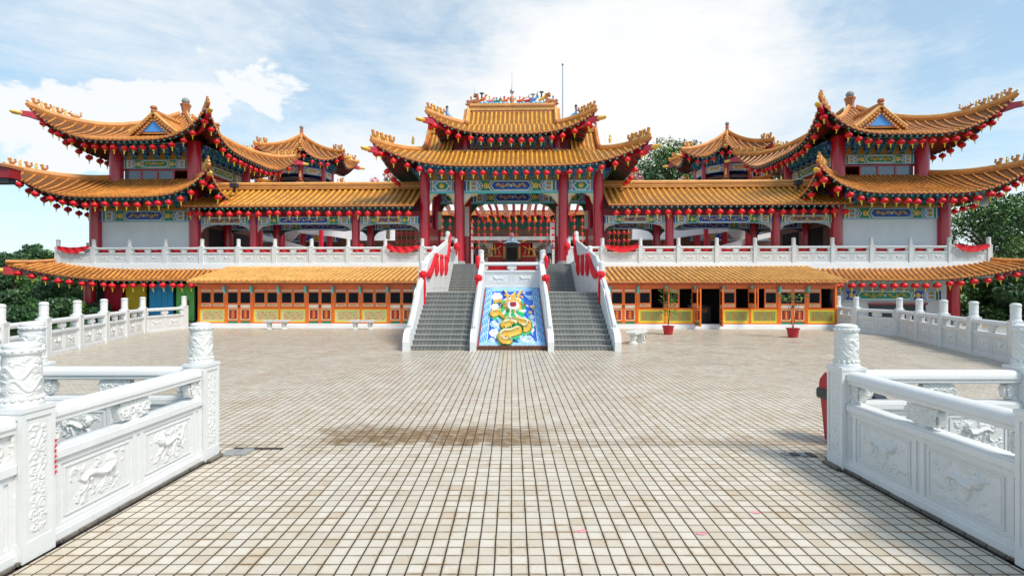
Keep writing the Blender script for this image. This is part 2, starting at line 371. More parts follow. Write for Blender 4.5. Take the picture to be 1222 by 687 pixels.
# ------------------------------------------------------------------ balustrades
def post_mesh(level, seed=1):
    b = MB(); w = .14; res = {2: .006, 1: .03, 0: .09}[level]
    b.box(-w, w, -w, w, 0, .1, 'white'); b.box(-w + .012, w - .012, -w + .012, w - .012, .1, 1.15, 'white_carved')
    if level:
        for a in range(4):
            tf0 = frame(0, 0, 0, a * PI / 2)
            ec = 0 if a % 2 == 0 else .0135
            for (x0, x1, z0, z1) in ((-w + ec, -w + .035, .1, 1.15), (w - .035, w - ec, .1, 1.15), (-w + .035, w - .035, .1, .16), (-w + .035, w - .035, 1.1, 1.15)):
                b.box(x0, x1, -w, -w + .013, z0, z1, 'white', tf0)
            tf = lambda x, y, z: tf0(x, -w + .012 + y, z + .63)
            relief(b, .2, .9, res, vine_strokes(.17, .82, seed + a, 1.5), 'white_carved', tf, 1.1, -.001)
    b.box(-w - .008, w + .008, -w - .008, w + .008, 1.15, 1.185, 'white')
    me = b.mesh('post'); smooth_by_angle(me, 50)
    c = MB(); r = .115; n = 28 if level == 2 else 14 if level == 1 else 8
    c.lathe((0, 0, 1.185), [(.135, 0), (.14, .02), (.128, .045), (.115, .05)], n, 'white')
    if level == 2:                                   # carved drum
        rn = random.Random(seed + 40); cw = 2 * PI * r; st = []
        for k in range(60):
            x = rn.uniform(-cw / 2, cw / 2); z = rn.uniform(-.155, .155); rr = rn.uniform(.016, .032)
            st.append(spiral(x, z, rr, 1.3, .0085, rn.uniform(0, 6), rn.choice((-1, 1))))
            st.append(bez([(x, z), (x + rn.uniform(-.08, .08), z + .03), (x + rn.uniform(-.12, .12), z - .02)], 8, .011, .005))
        for k in range(2): st.append([(-cw / 2 + cw * i / 60, -.06 + k * .1 + .045 * math.sin(i * .42 + k * 2), .015) for i in range(61)])
        nx, nz = 150, 70; xs = np.linspace(-cw / 2, cw / 2, nx + 1); zs = np.linspace(-.175, .175, nz + 1); X, Z = np.meshgrid(xs, zs)
        H = height(X, Z, st, .8) + height(X - cw, Z, st, .8) * 0; H[:, 0] = H[:, -1] = (H[:, 0] + H[:, -1]) / 2
        c.grid(lambda i, j: ((r + H[j, i]) * math.cos(xs[i] / r), (r + H[j, i]) * math.sin(xs[i] / r), 1.41 + zs[j]), nx, nz, 'white_carved')
        for k in range(16):                          # petals under and over the drum
            a = 2 * PI * k / 16
            c.blob((.122 * math.cos(a), .122 * math.sin(a), 1.245), (.02, .02, .02), 'white_carved', 6, 4)
            c.blob((.128 * math.cos(a), .128 * math.sin(a), 1.618), (.012, .012, .012), 'white', 6, 4)
    else:
        c.lathe((0, 0, 1.235), [(r, 0), (r + .008, .1), (r, .12), (r + .008, .25), (r, .35)], n, 'white_carved')
    c.lathe((0, 0, 1.58), [(r, 0), (.128, .012), (.132, .03), (.128, .045), (.112, .05), (.118, .062), (.115, .078), (.09, .092), (.05, .1), (.01, .102)], n, 'white')
    mc = c.mesh('post_cap'); smooth_by_angle(mc, 50)
    return me, mc
def span_meshes(L, level, seed=1, holes=2):
    """panel, rail and cloud brackets between two posts, x from 0 to L"""
    res = {2: .0058, 1: .013, 0: .1}[level]; b = MB(); T = .055
    b.box(0, L, -.1, .1, 0, .09, 'white'); b.box(0, L, -.085, .085, .09, .115, 'white')
    b.box(0, L, -T, T, .115, .7, 'white_carved')
    b.box(0, L, -.075, .075, .67, .7, 'white'); b.box(0, L, -.1, .1, .7, .76, 'white'); b.box(0, L, -.085, .085, .76, .778, 'white')
    pw = (L - .42) / 2
    for s_ in (-1, 1):
        tf0 = (lambda x, y, z: (x, y, z)) if s_ < 0 else (lambda x, y, z: (L - x, -y, z))
        if level:
            for x0, x1 in ((0, .05), (.09, .14), (L / 2 - .07, L / 2 - .025), (L / 2 + .025, L / 2 + .07), (L - .14, L - .09), (L - .05, L)): b.box(x0, x1, -T - .016, -T, .15, .64, 'white', tf0)
            for z0, z1 in ((.115, .15), (.64, .67)): b.box(0, L, -T - .016, -T, z0, z1, 'white', tf0)
        for c in (.14 + pw / 2, L - .14 - pw / 2):
            if level:
                wv = pw - .0; x0 = c - wv / 2 + .035; x1 = c + wv / 2 - .035; z0, z1 = .185, .605
                for q in ((x0, x1, z0, z0 + .014), (x0, x1, z1 - .014, z1), (x0, x0 + .014, z0 + .014, z1 - .014), (x1 - .014, x1, z0 + .014, z1 - .014)): b.box(q[0], q[1], -T - .012, -T, q[2], q[3], 'white', tf0)
            w_ = pw * .84; h_ = .38
            tf = lambda x, y, z: tf0(c + x, -T + y, .395 + z)
            if level or s_ < 0: relief(b, w_, h_, res, beast_strokes(w_ * .95, h_ * .95, seed + int(c * 10) + s_), 'white_carved', tf, 1.5 if level == 2 else 1.5, -.002)
    panel = b.mesh('panel'); smooth_by_angle(panel, 50)
    r = MB()
    prof = [(-.045, .985), (-.045, 1.0), (-.075, 1.0), (-.075, 1.025), (-.09, 1.045), (-.09, 1.09), (-.07, 1.12), (-.035, 1.137), (.035, 1.137), (.07, 1.12), (.09, 1.09), (.09, 1.045), (.075, 1.025), (.075, 1.0), (.045, 1.0), (.045, .985)]
    r.prism(prof, 0, L, 'white', lambda x, d, z: (d, -x, z))
    rail = r.mesh('rail'); smooth_by_angle(rail, 35)
    def cloud(half):
        k = MB(); n = 28 if level else 12
        def outline(w, h, zc):
            P = []
            for i in range(n + 1):
                a = PI * i / n if half else 2 * PI * i / n
                if half: a -= PI / 2
                if not half and i == n: break
                rr = 1 + .10 * abs(math.sin(a * 2.5 + .4))
                P.append((w * rr * math.cos(a), zc + h * rr * math.sin(a)))
            return P
        P = outline(.17 if half else .205, .098, .895)
        k.prism(P, -.035, .035, 'white_carved', ident)
        if level:
            for s_ in (-1, 1):
                st = []
                for cx in ((.04, .11) if half else (-.14, -.05, .05, .14)):
                    st.append(spiral(cx, -.01, .052, 1.7, .014, cx * 40, 1 if cx > 0 else -1)); st.append(spiral(cx + .02, .05, .03, 1.2, .01, cx * 20)); st.append(spiral(cx - .02, -.062, .024, 1.1, .009, cx * 20))
                st.append([(( 0 if half else -.17) + (.17 if half else .34) * i / 20, .072 + .008 * math.sin(i), .01) for i in range(21)])
                tf = (lambda x, y, z: (x + (.075 if half else 0), -.035 + y, .895 + z)) if s_ < 0 else (lambda x, y, z: (-x * (-1 if half else 1) + (.075 if half else 0), .035 - y, .895 + z))
                relief(k, .14 if half else .37, .17, res, st, 'white_carved', tf, 1.5, .002)
        k.lathe((.03 if half else 0, 0, 0), [(.07, .775), (.075, .785), (.06, .79), (.045, .8), (.05, .815), (.04, .83)], 12 if level else 6, 'white')
        if not half: pass
        me = k.mesh('cloud_bracket'); smooth_by_angle(me, 50); return me
    return panel, rail, cloud(False), cloud(True)
POST = {l: [post_mesh(l, 1 + 5 * q) for q in range(2 if l == 2 else 1)] for l in (0, 1, 2)}
SPAN = {}
def get_span(L, level, v=0):
    k = (round(L, 2), level, v)
    if k not in SPAN: SPAN[k] = span_meshes(L, level, 3 + 17 * v)
    return SPAN[k]
def balustrade(name, label, pts, level, sc=1., group=None, bf=False, z=0, base_strip=False, skip_first=False, skip_last=False, nv=1, posts=None, var0=0):
    """pts: post centres in plan; returns the root"""
    if bf: pts = [bfr((x, y, z))[:2] for x, y in pts]
    root = thing(name, label, 'balustrade', (pts[0][0], pts[0][1], z), 0, group, bf=False)
    for i, (x, y) in enumerate(pts):
        dx, dy = (np.array(pts[min(i + 1, len(pts) - 1)]) - np.array(pts[max(i - 1, 0)])) if not (0 < i < len(pts) - 1) else (np.array(pts[i + 1]) - np.array(pts[i]))
        ang = math.atan2(dy, dx)
        if not ((i == 0 and skip_first) or (i == len(pts) - 1 and skip_last)):
            pm, cm = POST[level][i % len(POST[level])]
            p = put(pm, 'post', root, (x - pts[0][0], y - pts[0][1], 0), (0, 0, ang), (sc, sc, sc)); put(cm, 'post_cap', p)
        if i < len(pts) - 1:
            a = np.array(pts[i]); c = np.array(pts[i + 1]); D = np.linalg.norm(c - a); u = (c - a) / D; ang = math.atan2(u[1], u[0])
            L = (D - .25 * sc) / sc; s0 = a + u * .125 * sc
            pa, ra, cl, ch = get_span(L, level, (i + var0) % nv)
            loc = (s0[0] - pts[0][0], s0[1] - pts[0][1], 0)
            q = put(pa, 'panel', root, loc, (0, 0, ang), (sc, sc, sc)); put(ra, 'rail', root, loc, (0, 0, ang), (sc, sc, sc))
            put(cl, 'cloud_bracket', q, (L / 2, 0, 0)); put(ch, 'cloud_bracket', q, (0, 0, 0)); put(ch, 'cloud_bracket', q, (L, 0, 0), (0, 0, PI))
    if base_strip:
        m = MB(); rn = random.Random(2)
        for i in range(len(pts) - 1):
            a = np.array(pts[i]); c = np.array(pts[i + 1]); D = np.linalg.norm(c - a); ang = math.atan2(*(c - a)[::-1])
            tf = frame(a[0], a[1], 0, ang); k = 0; x = -.2
            while x < D + .1:
                w = rn.uniform(.16, .24)
                m.box(x, x + w - .015, -.128, .128, .002, .034 + rn.uniform(-.003, .003), 'kerb_brick', tf); x += w
            m.box(-.2, D + .2, -.15, .15, .001, .012, 'black', tf)
        o = put(m.mesh('plinth', (pts[0][0], pts[0][1], 0)), 'plinth', root)
    return root

# ------------------------------------------------------------------ lanterns
def lantern_meshes():
    b = MB(); n, k = 20, 8
    vs = []; fs = []
    for j in range(k + 1):
        a = -PI / 2 * .9 + PI * .9 * j / k
        for i in range(n):
            t = 2 * PI * i / n; rr = .215 * math.cos(a) * (1 + (.05 if i % 2 else -.03))
            vs.append((rr * math.cos(t), rr * math.sin(t), .175 * math.sin(a)))
    for j in range(k):
        for i in range(n): fs.append((j * n + i, j * n + (i + 1) % n, (j + 1) * n + (i + 1) % n, (j + 1) * n + i))
    fs.append(tuple(range(n))[::-1]); fs.append(tuple(range(k * n, k * n + n)))
    b.add(vs, fs, 'lantern_red'); shade = b.mesh('shade', smooth=True)
    b = MB(); b.lathe((0, 0, -.235), [(.055, 0), (.075, .02), (.07, .07), (.06, .08)], 10, 'yellow'); b.lathe((0, 0, .16), [(.06, 0), (.06, .04), (.03, .05)], 10, 'gold'); b.tube([(0, 0, .2), (0, 0, .34)], .008, 4, 'gold'); collar = b.mesh('collar')
    b = MB(); b.lathe((0, 0, -.5), [(.012, .06), (.022, .1), (.026, .2), (.03, .27)], 8, 'yellow'); tas = b.mesh('tassel')
    return shade, collar, tas
LAN = lantern_meshes()
LCOUNT = [0]
def lantern(loc, label, group, sc=1., bf=True):
    rj = random.Random(LCOUNT[0] + 900); loc = (loc[0] + rj.uniform(-.06, .06), loc[1] + rj.uniform(-.04, .04), loc[2] + .04 + rj.uniform(-.045, .035))
    t = thing('red_lantern', label, 'lantern', loc, 0, group, bf); rn = random.Random(LCOUNT[0]); LCOUNT[0] += 1
    t.rotation_euler = (rn.uniform(-.12, .12), rn.uniform(-.12, .12), rn.uniform(0, 6)); t.scale = (sc * .89 * rn.uniform(.94, 1.06),) * 3
    put(LAN[0], 'shade', t); put(LAN[1], 'collar', t); put(LAN[2], 'tassel', t)

# ------------------------------------------------------------------ roofs
def ribs(b, P, us, smax, tdir, length, r=.07, m='tile', ext=.04, s0=0.):
    """half-round cover tiles running up from the eave; P(u,s)->xyz, tdir across"""
    t = Vector(tdir).normalized()
    for u in us:
        sm = smax(u)
        if (sm - s0) * length < .12: continue
        n = max(1, int(round((sm - s0) * length / .3))); vs = []; fs = []
        for i in range(n):
            for e, rr in ((0, r * 1.1), (1, r * .86)):
                s = s0 + (sm - s0) * (i + e) / n; p = Vector(P(u, s))
                if i == 0 and e == 0 and ext: p -= (Vector(P(u, s0 + .02 * sm)) - p).normalized() * ext
                for k in range(5):
                    a = PI * k / 4; vs.append(p + t * rr * math.cos(a) + Vector((0, 0, rr * math.sin(a) * 1.1)))
        for i in range(2 * n - 1):
            for k in range(4): fs.append((i * 5 + k, i * 5 + k + 1, i * 5 + k + 6, i * 5 + k + 5))
        b.add(vs, fs, m)
        p = Vector(P(u, s0)); d = (Vector(P(u, s0 + .02)) - p).normalized(); p -= d * ext   # round end tile
        ring = [p + t * r * 1.12 * math.cos(2 * PI * k / 10) + Vector((0, 0, r * 1.12 * math.sin(2 * PI * k / 10) + .0)) for k in range(10)]
        b.add(ring + [q + d * .04 for q in ring] + [p - d * .02], [(k, (k + 1) % 10, 20) for k in range(10)] + [(k, (k + 1) % 10, 10 + (k + 1) % 10, 10 + k) for k in range(10)], 'ridge')
def drips(b, P, us, tdir, m='ridge', w=.1, ext=.03, s0=0.):
    t = Vector(tdir).normalized()
    for u in us:
        p = Vector(P(u, s0)); d = (Vector(P(u, s0 + .02)) - p).normalized(); p = p - d * ext
        f = [p - t * w + Vector((0, 0, .02)), p - t * w * .8 + Vector((0, 0, -.05)), p + Vector((0, 0, -.1)), p + t * w * .8 + Vector((0, 0, -.05)), p + t * w + Vector((0, 0, .02))]
        b.add(f + [q + d * .03 for q in f], [(0, 1, 2, 3, 4), (9, 8, 7, 6, 5), (0, 5, 6, 1), (1, 6, 7, 2), (2, 7, 8, 3), (3, 8, 9, 4)], m)
def beast_mesh(kind):
    b = MB()
    if kind == 0:
        m = 'ridge'
        b.blob((0, 0, .12), (.13, .09, .12), m); b.tube([(.05, 0, .12), (.09, 0, .25), (.07, 0, .32)], [.09, .075, .07], 6, m); b.blob((.1, 0, .33), (.1, .07, .08), m)
        b.tube([(-.08, 0, .1), (-.16, 0, .2), (-.12, 0, .33), (-.18, 0, .38)], [.05, .05, .06, .02], 5, m)
        for x in (-.07, .07): b.box(x - .025, x + .025, -.05, .05, 0, .1, m)
        b.tube([(.08, 0, .36), (.04, 0, .44)], [.02, .006], 4, m)
    elif kind == 1:
        m = 'gold'
        b.lathe((0, 0, 0), [(.07, 0), (.06, .05), (.08, .12), (.05, .24), (.03, .27)], 7, m); b.blob((0, 0, .32), (.055, .05, .06), m); b.tube([(0, 0, .36), (0, 0, .44)], [.03, .005], 5, m); b.tube([(0, 0, .2), (.1, 0, .26)], [.03, .02], 5, m)
    elif kind == 2:                                 # curled dragon head at the ridge ends
        m = 'ridge_brown'
        P = [(-.42, 0), (.3, 0), (.42, .25), (.3, .42), (.36, .62), (.3, .86), (.12, .98), (-.02, .9), (-.04, .74), (.08, .72), (.14, .8), (.19, .68), (.1, .52), (-.1, .5), (-.28, .44), (-.46, .5), (-.56, .4), (-.38, .3), (-.62, .2), (-.36, .14)]
        b.prism(P, -.13, .13, m, ident)
        st = [spiral(0, .25, .13, 1.5, .04), spiral(.2, .8, .1, 1.2, .03), bez([(-.3, .1), (0, .3), (.25, .1)], 8, .03, .02)]
        for s_ in (-1, 1):
            for q in st: b.tube([(x, s_ * .13, z) for x, z, r in q], [r for x, z, r in q], 5, m)
        b.tube([(.05, 0, .9), (.02, 0, 1.35)], [.02, .006], 4, 'steel'); b.lathe((-.22, 0, .45), [(.05, 0), (.03, .14), (.07, .2), (.06, .3), (.01, .36)], 7, m)
    elif kind == 3:
        m = 'ridge'
        b.blob((0, 0, .16), (.2, .07, .13), m); b.tube([(.12, 0, .18), (.26, 0, .32), (.36, 0, .3)], [.08, .07, .05], 6, m)
        b.tube([(-.15, 0, .15), (-.3, 0, .26), (-.26, 0, .44), (-.36, 0, .5)], [.06, .05, .04, .01], 6, m); b.tube([(.24, 0, .36), (.16, 0, .5)], [.03, .008], 5, m)
        for x in (-.12, 0, .12): b.tube([(x, 0, .25), (x - .05, 0, .38)], [.03, .006], 4, m)
    me = b.mesh('ridge_figure', smooth=False); smooth_by_angle(me, 50); return me
BEAST = [beast_mesh(k) for k in range(4)]
def roof_face(b, bs, P, W, smax_fn, tdir, length, half, sp, tilem, panm, rafter_out, r=.065, ns=14, s_under=1.):
    nu = max(8, int(half * 2 / .5))
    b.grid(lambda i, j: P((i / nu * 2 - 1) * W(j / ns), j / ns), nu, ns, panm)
    def Q(i, j):
        p = P((i / nu * 2 - 1) * W(j / ns * s_under), j / ns * s_under); return (p[0], p[1], p[2] - .14)
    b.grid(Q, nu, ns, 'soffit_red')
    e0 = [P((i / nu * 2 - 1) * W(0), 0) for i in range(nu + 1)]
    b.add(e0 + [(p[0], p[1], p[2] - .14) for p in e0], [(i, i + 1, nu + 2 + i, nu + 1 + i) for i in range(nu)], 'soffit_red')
    n = int(2 * half / sp); us = [(-n / 2 + i) * sp for i in range(n + 1)]
    ribs(b, P, us, smax_fn, tdir, length, r, tilem)
    drips(b, P, [u + sp / 2 for u in us[:-1]], tdir, w=sp / 2 - .02)
    for i in range(int(2 * half / .34) + 1):                       # rafters with pale blue ends
        u = -half + .1 + i * .34
        if abs(u) > W(0) - .05: continue
        s1 = min(.75 * s_under if s_under < 1 else .5, smax_fn(u))
        p0 = Vector(P(u, 0)); p1 = Vector(P(u, max(s1, .02))); d = (p0 - p1).normalized(); dz = Vector((0, 0, -.2))
        a = p0 - d * .1 + dz
        bs.tube([p1 + dz, a], .045, 5, 'dark_green', True); bs.tube([a, a + d * .03], .06, 8, 'cyan', True)
def polygon_roof(B, name, c, faces, z0, z1, lift, flare, sag=.55, n=3.2, sp=.28, tilem='tile', panm='pan', figs=(.1, .2, .3, .42), beast_s=.56, tip_ext=.75, hips=None, show=None, s_under=1., fa=1., fo=1., pw=1.2, beam=True, label=None, hipw=.11, figscale=1., lowbeam=.34):
    """faces: list of (theta, A, D, a, d); hip lines at the +u end of every face. n: how sharply the corners lift"""
    b = MB(); rf = MB(); P_ = []
    for th, A, D, a, d in faces:
        nx, ny = math.cos(th), math.sin(th); tx, ty = -ny, nx
        W = lambda s, A=A, a=a: A - s * (A - a)
        def P(u, s, nx=nx, ny=ny, tx=tx, ty=ty, A=A, D=D, a=a, d=d, W=W):
            w = max(W(s), 1e-4); k = min(1., abs(u) / w); e = k ** n
            z = z0 + (z1 - z0) * (sag * s + (1 - sag) * s * s) + lift * e * (1 - s) ** pw
            fl = flare * e * (1 - s); uu = u + math.copysign(fl * fa, u); o = D - s * (D - d) + fl * fo
            return (c[0] + tx * uu + nx * o, c[1] + ty * uu + ny * o, z)
        sm = lambda u, A=A, a=a: 1. if abs(u) <= a else max(0., (A - abs(u)) / max(A - a, 1e-6))
        L = math.hypot(D - d, z1 - z0); P_.append((P, W))
        if show is None or len(P_) - 1 in show: roof_face(b, rf, P, W, sm, (tx, ty, 0), L, A, sp, tilem, panm, None, s_under=s_under)
    roof = B.part(b, name, auto=True, label=label)
    B.part(rf, 'rafters', roof)
    for i, (P, W) in enumerate(P_):
        if hips is not None and i not in hips: continue
        hip = lambda s, P=P, W=W: Vector(P(W(s), s))
        h = MB(); pts = [hip(1 - q / 14) + Vector((0, 0, .1)) for q in range(15)]
        tip = pts[-1]; dirv = (pts[-1] - pts[-2]).normalized(); pts.append(tip + dirv * .12 + Vector((0, 0, .06)))
        h.tube(pts, [hipw * 1.1] * 15 + [hipw * .8], 6, 'ridge', sq=(1, 1.5)); h.tube([p + Vector((0, 0, hipw * 1.35)) for p in pts], [hipw * .6] * 16, 6, 'tile_pale')
        ho = B.part(h, 'hip_ridge', roof, auto=True)
        if beam:
            k = MB(); p0 = hip(.55) - Vector((0, 0, .45)); p1 = hip(0) - Vector((0, 0, lowbeam)); out = Vector((p1.x - p0.x, p1.y - p0.y, 0)).normalized()
            pm = hip(.25) - Vector((0, 0, .42)); e = p1 + out * tip_ext * .35 - Vector((0, 0, .12))
            k.tube([p0, pm, p1 - Vector((0, 0, .1)), e], [.14, .15, .15, .13], 4, 'red', sq=(1, 1.5))
            k.tube([e - out * .05, e + out * .15, e + out * .36, e + out * .46 + Vector((0, 0, .05))], [.13, .16, .13, .06], 8, 'gold', sq=(1, .8))
            B.part(k, 'corner_beam', roof, auto=True)
        f = MB()
        for q, s in enumerate(figs):
            p = hip(s); d_ = hip(max(0, s - .03)) - p
            ang = math.atan2(d_.y, d_.x) if B.sx > 0 else math.atan2(d_.y, -d_.x)
            B.at(BEAST[q % 2 if q else 3 if False else 0], 'ridge_figure', roof, (p.x, p.y, p.z + .1 + hipw * 1.5), 0, (figscale * 1.2,) * 3).rotation_euler = (0, 0, ang)
        if beast_s:
            p = hip(beast_s); d_ = hip(beast_s - .03) - p; ang = math.atan2(d_.y, d_.x) if B.sx > 0 else math.atan2(d_.y, -d_.x)
            B.at(BEAST[3], 'ridge_beast', roof, (p.x, p.y, p.z + .1 + hipw), 0, (figscale * 1.2,) * 3).rotation_euler = (0, 0, ang)
    return roof, P_
def rect_faces(A, B_, a, b_):
    return [(-PI / 2, A, B_, a, b_), (0, B_, A, b_, a), (PI / 2, A, B_, a, b_), (PI, B_, A, b_, a)]
def slope(B, name, x0, x1, yE, zE, yR, zR, sag=.75, sp=.28, r=.065, tilem='tile_gold', panm='pan_gold', parent=None, raf=True, under=.14, twist=0.):
    """a straight slope facing -y (or +y when yE>yR), ribs at constant x"""
    b = MB(); rf = MB()
    P = lambda u, s: (u, yE + (yR - yE) * s, zE + (zR - zE) * (sag * s + (1 - sag) * s * s))
    nu = 6; ns = 6
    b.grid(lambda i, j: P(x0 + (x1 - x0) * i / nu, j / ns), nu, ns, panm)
    b.grid(lambda i, j: tuple(np.array(P(x0 + (x1 - x0) * i / nu, j / ns)) - (0, 0, under)), nu, ns, 'soffit_red')
    for x in (x0, x1):
        b.grid(lambda i, j: tuple(np.array(P(x, j / ns)) - (0, 0, under * i)), 1, ns, 'ridge')
    b.grid(lambda i, j: tuple(np.array(P(x0 + (x1 - x0) * i / nu, 0)) - (0, 0, under * j)), nu, 1, 'soffit_red')
    n = max(1, int(round((x1 - x0) / sp))); us = [x0 + (x1 - x0) * (i + .0) / n for i in range(n + 1)]
    ribs(b, P, us, lambda u: 1., (1, 0, 0), math.hypot(yR - yE, zR - zE), r, tilem)
    drips(b, P, [(p + q) / 2 for p, q in zip(us[:-1], us[1:])], (1, 0, 0), w=(x1 - x0) / n / 2 - .015)
    o = B.part(b, name, parent, auto=True)
    if raf:
        d = (Vector(P(0, 0)) - Vector(P(0, .5))).normalized()
        for i in range(int((x1 - x0) / .34)):
            u = x0 + .17 + i * .34; a = Vector(P(u, 0)) - d * .08 - Vector((0, 0, .2)); p1 = Vector(P(u, .4)) - Vector((0, 0, .2))
            rf.tube([p1, a], .045, 5, 'dark_green'); rf.tube([a, a + d * .03], .06, 8, 'cyan')
        B.part(rf, 'rafters', o)
    return o
# ------------------------------------------------------------------ painted timber
def hexa(x0, x1, z0, z1, k): zc = (z0 + z1) / 2; return [(x0, zc), (x0 + k, z0), (x1 - k, z0), (x1, zc), (x1 - k, z1), (x0 + k, z1)]
def squig(b, tf, x0, x1, zc, amp, m='gold', r=.022, y=-.05, n=2):
    for s_ in (0, 1):
        L = (x1 - x0) / 2; o = x0 + s_ * L
        pts = [tf(o + L * (.06 + .88 * i / 24), y, zc + amp * math.sin(i / 24 * 2 * PI * n * .75 + s_)) for i in range(25)]
        b.tube(pts, r, 5, m)
        for q in range(3):
            c = o + L * (.2 + .3 * q); sp_ = spiral(c, zc, amp * .8, 1.2, r, q); b.tube([tf(x, y, z) for x, z, _ in sp_], r * .7, 4, m)
def painted_beam(b, tf, L, H, ctr='blue', side='green', t=.12, rich=True):
    b.box(0, L, -t, 0, 0, H, 'light_blue', tf)
    lay = [t]
    def pl(poly, m): lay[0] += .0035; b.prism(poly, -lay[0], -t + .001, m, tf)
    def rect(x0, x1, z0, z1): x0, x1 = sorted((x0, x1)); return [(x0, z0), (x1, z0), (x1, z1), (x0, z1)]
    e = H * .08; k = H * .32; zc = H / 2
    pl(rect(0, L, 0, e), 'pale_blue'); pl(rect(0, L, H - e, H), 'pale_blue')
    w = min(L * .12, H * .62); sq = min((L - 2 * w) * .085, H * .95)
    for s_ in (0, 1):
        X = (lambda x: x) if s_ == 0 else (lambda x: L - x); d = 1 if s_ == 0 else -1
        def chev(x, wd, m): a = X(x); pl([(a, e), (a + d * wd, e), (a + d * (wd + k), zc), (a + d * wd, H - e), (a, H - e), (a + d * k, zc)][::d], m)
        pl(rect(X(0), X(w * .3), e, H - e), 'blue'); pl(rect(X(w * .3), X(w * .45), e, H - e), 'cream'); pl(rect(X(w * .45), X(w * .8), e, H - e), 'green'); pl(rect(X(w * .8), X(w), e, H - e), 'cream')
        x = w
        pl(rect(X(x), X(x + sq), e, H - e), 'pale_blue')
        pl(rect(X(x + sq * .08), X(x + sq * .7), H * .56, H * .82), 'ochre'); pl(rect(X(x + sq * .08), X(x + sq * .7), H * .2, H * .44), 'ochre')
        if L > 3.6:
            chev(x + sq * .75, H * .12, 'cream'); chev(x + sq * .75 + H * .12, H * .12, 'blue'); chev(x + sq * .75 + H * .24, H * .1, 'cream')
            x2 = x + sq * .75 + H * .34
            a, c = X(x2), X(x2 + sq * 1.1 + k); pl([(a, e), (c - d * k * 0, e), (c, H - e), (a, H - e), (a + d * k, zc)][::d], side)
            m_ = X(x2 + k + sq * .4); b.blob(tf(m_, -lay[0] - .008, zc), (H * .24, .015, H * .26), 'gold', 7, 4)
            for q in range(3): b.tube([tf(m_ + H * .3 * math.cos(q * 2.1), -lay[0] - .012, zc + H * .28 * math.sin(q * 2.1)), tf(m_, -lay[0] - .014, zc)], H * .04, 4, 'gold')
            xe = x2 + sq * 1.1
            a = X(xe)
            chev(xe + k * .2, H * .1, 'cream') if False else None
            pl([(X(xe + k), e), (X(xe + k + H * .12), e), (X(xe + H * .12), zc), (X(xe + k + H * .12), H - e), (X(xe + k), H - e), (X(xe), zc)][::d], 'cream')
            pl([(X(xe + k + H * .12), e), (X(xe + k + H * .24), e), (X(xe + H * .24), zc), (X(xe + k + H * .24), H - e), (X(xe + k + H * .12), H - e), (X(xe + H * .12), zc)][::d], 'green')
            cx = xe + H * .26
        else: cx = x + sq * .8
    c0, c1 = cx, L - cx
    if c1 - c0 > .2:
        pl(hexa(c0, c1, e, H - e, k), 'cream'); pl(hexa(c0 + H * .07, c1 - H * .07, e * 1.7, H - e * 1.7, k * .9), 'light_blue' if ctr == 'blue' else 'pale_blue'); pl(hexa(c0 + H * .15, c1 - H * .15, H * .2, H * .8, k * .75), ctr)
        y = -lay[0] - .012
        if c1 - c0 > H * 2: squig(b, tf, c0 + H * .4, c1 - H * .4, zc, H * .17, 'gold' if ctr != 'ochre' else 'blue', max(.016, H * .045), y); b.blob(tf(L / 2, y, zc), (H * .14, .02, H * .14), 'pale_blue', 7, 4)
        else: b.blob(tf(L / 2, y, zc), (H * .24, .02, H * .22), 'gold', 7, 4)
def brackets(b, tf, L, H, step=.8, depth=.9, back='ochre'):
    """rows of interlocking bracket arms under an eave, widening upward"""
    b.box(0, L, -.03, 0, 0, H, back, tf); n = max(1, int(round(L / step))); st = L / n
    for i in range(n + 1):
        c = i * st; lv = 4
        for q in range(lv):
            w = st * (.14 + .105 * q); z0 = H * (.05 + .92 * q / lv); z1 = H * (.05 + .92 * (q + .72) / lv); y = -.08 - depth * q / lv * .6
            xa, xb = max(0, c - w), min(L, c + w)
            b.box(xa, xb, y, -.03, z0, z1, 'blue' if q % 2 else 'light_blue', tf); b.box(xa, xb, y - .012, y, z1 - H * .045, z1, 'pale_blue', tf); b.box(xa, xb, y - .012, y, z0, z0 + H * .03, 'cyan', tf)
            for xe in (c - w, c, c + w):
                if 0 <= xe <= L: b.box(max(0, xe - .045), min(L, xe + .045), y - .1, y, z1, z1 + H * .055, 'light_blue', tf)
            if 0 < c < L: b.box(c - .035, c + .035, y - .16, y - .012, z0, z1 - H * .04, 'green', tf)
def column(B, x, y, z0, z1, r=.33, parent=None, m='red'):
    b = MB(); b.lathe((x, y, z0), [(r * 1.25, 0), (r * 1.3, .08), (r * 1.1, .22)], 20, 'stone_grey'); b.lathe((x, y, z0), [(r, .2), (r, z1 - z0)], 20, m)
    return B.part(b, 'column', parent, auto=True)
# ================================================================== the ground
g = MB()
outer = [(-4.12, -8), (4.22, -8), (4.22, 5.86), (11.0, 5.86), (12.6, 10.5), (17.15, 22.4), (16.6, 26.6), (30, 26.8), (30, 64), (-30, 64), (-30, 26.8), (-17.3, 26.8), (-17.45, 23.8), (-12.6, 11.0), (-11.0, 6.1), (-4.12, 6.1)]
g.add([(x, y, 0) for x, y in outer], [tuple(range(len(outer)))], 'plaza_tiles')
struct(put(g.mesh('plaza'), 'plaza', None))
g = MB(); n = len(outer)
g.add([(x, y, -.004) for x, y in outer] + [(x, y, -1.6) for x, y in outer], [(i, (i + 1) % n, (i + 1) % n + n, i + n) for i in range(n)], 'concrete')
struct(put(g.mesh('plaza_edge'), 'plaza_edge', None))
g = MB(); mat('earth', (.05, .06, .03), .95, .4, .5)
g.grid(lambda i, j: (-700 + 1400 * i / 40, -60 + 1400 * j / 40, -1.5 + (0 if abs(-700 + 35 * i) < 60 and j < 4 else 1.2 * math.sin(i * 1.3) * math.cos(j * .9))), 40, 40, 'earth')
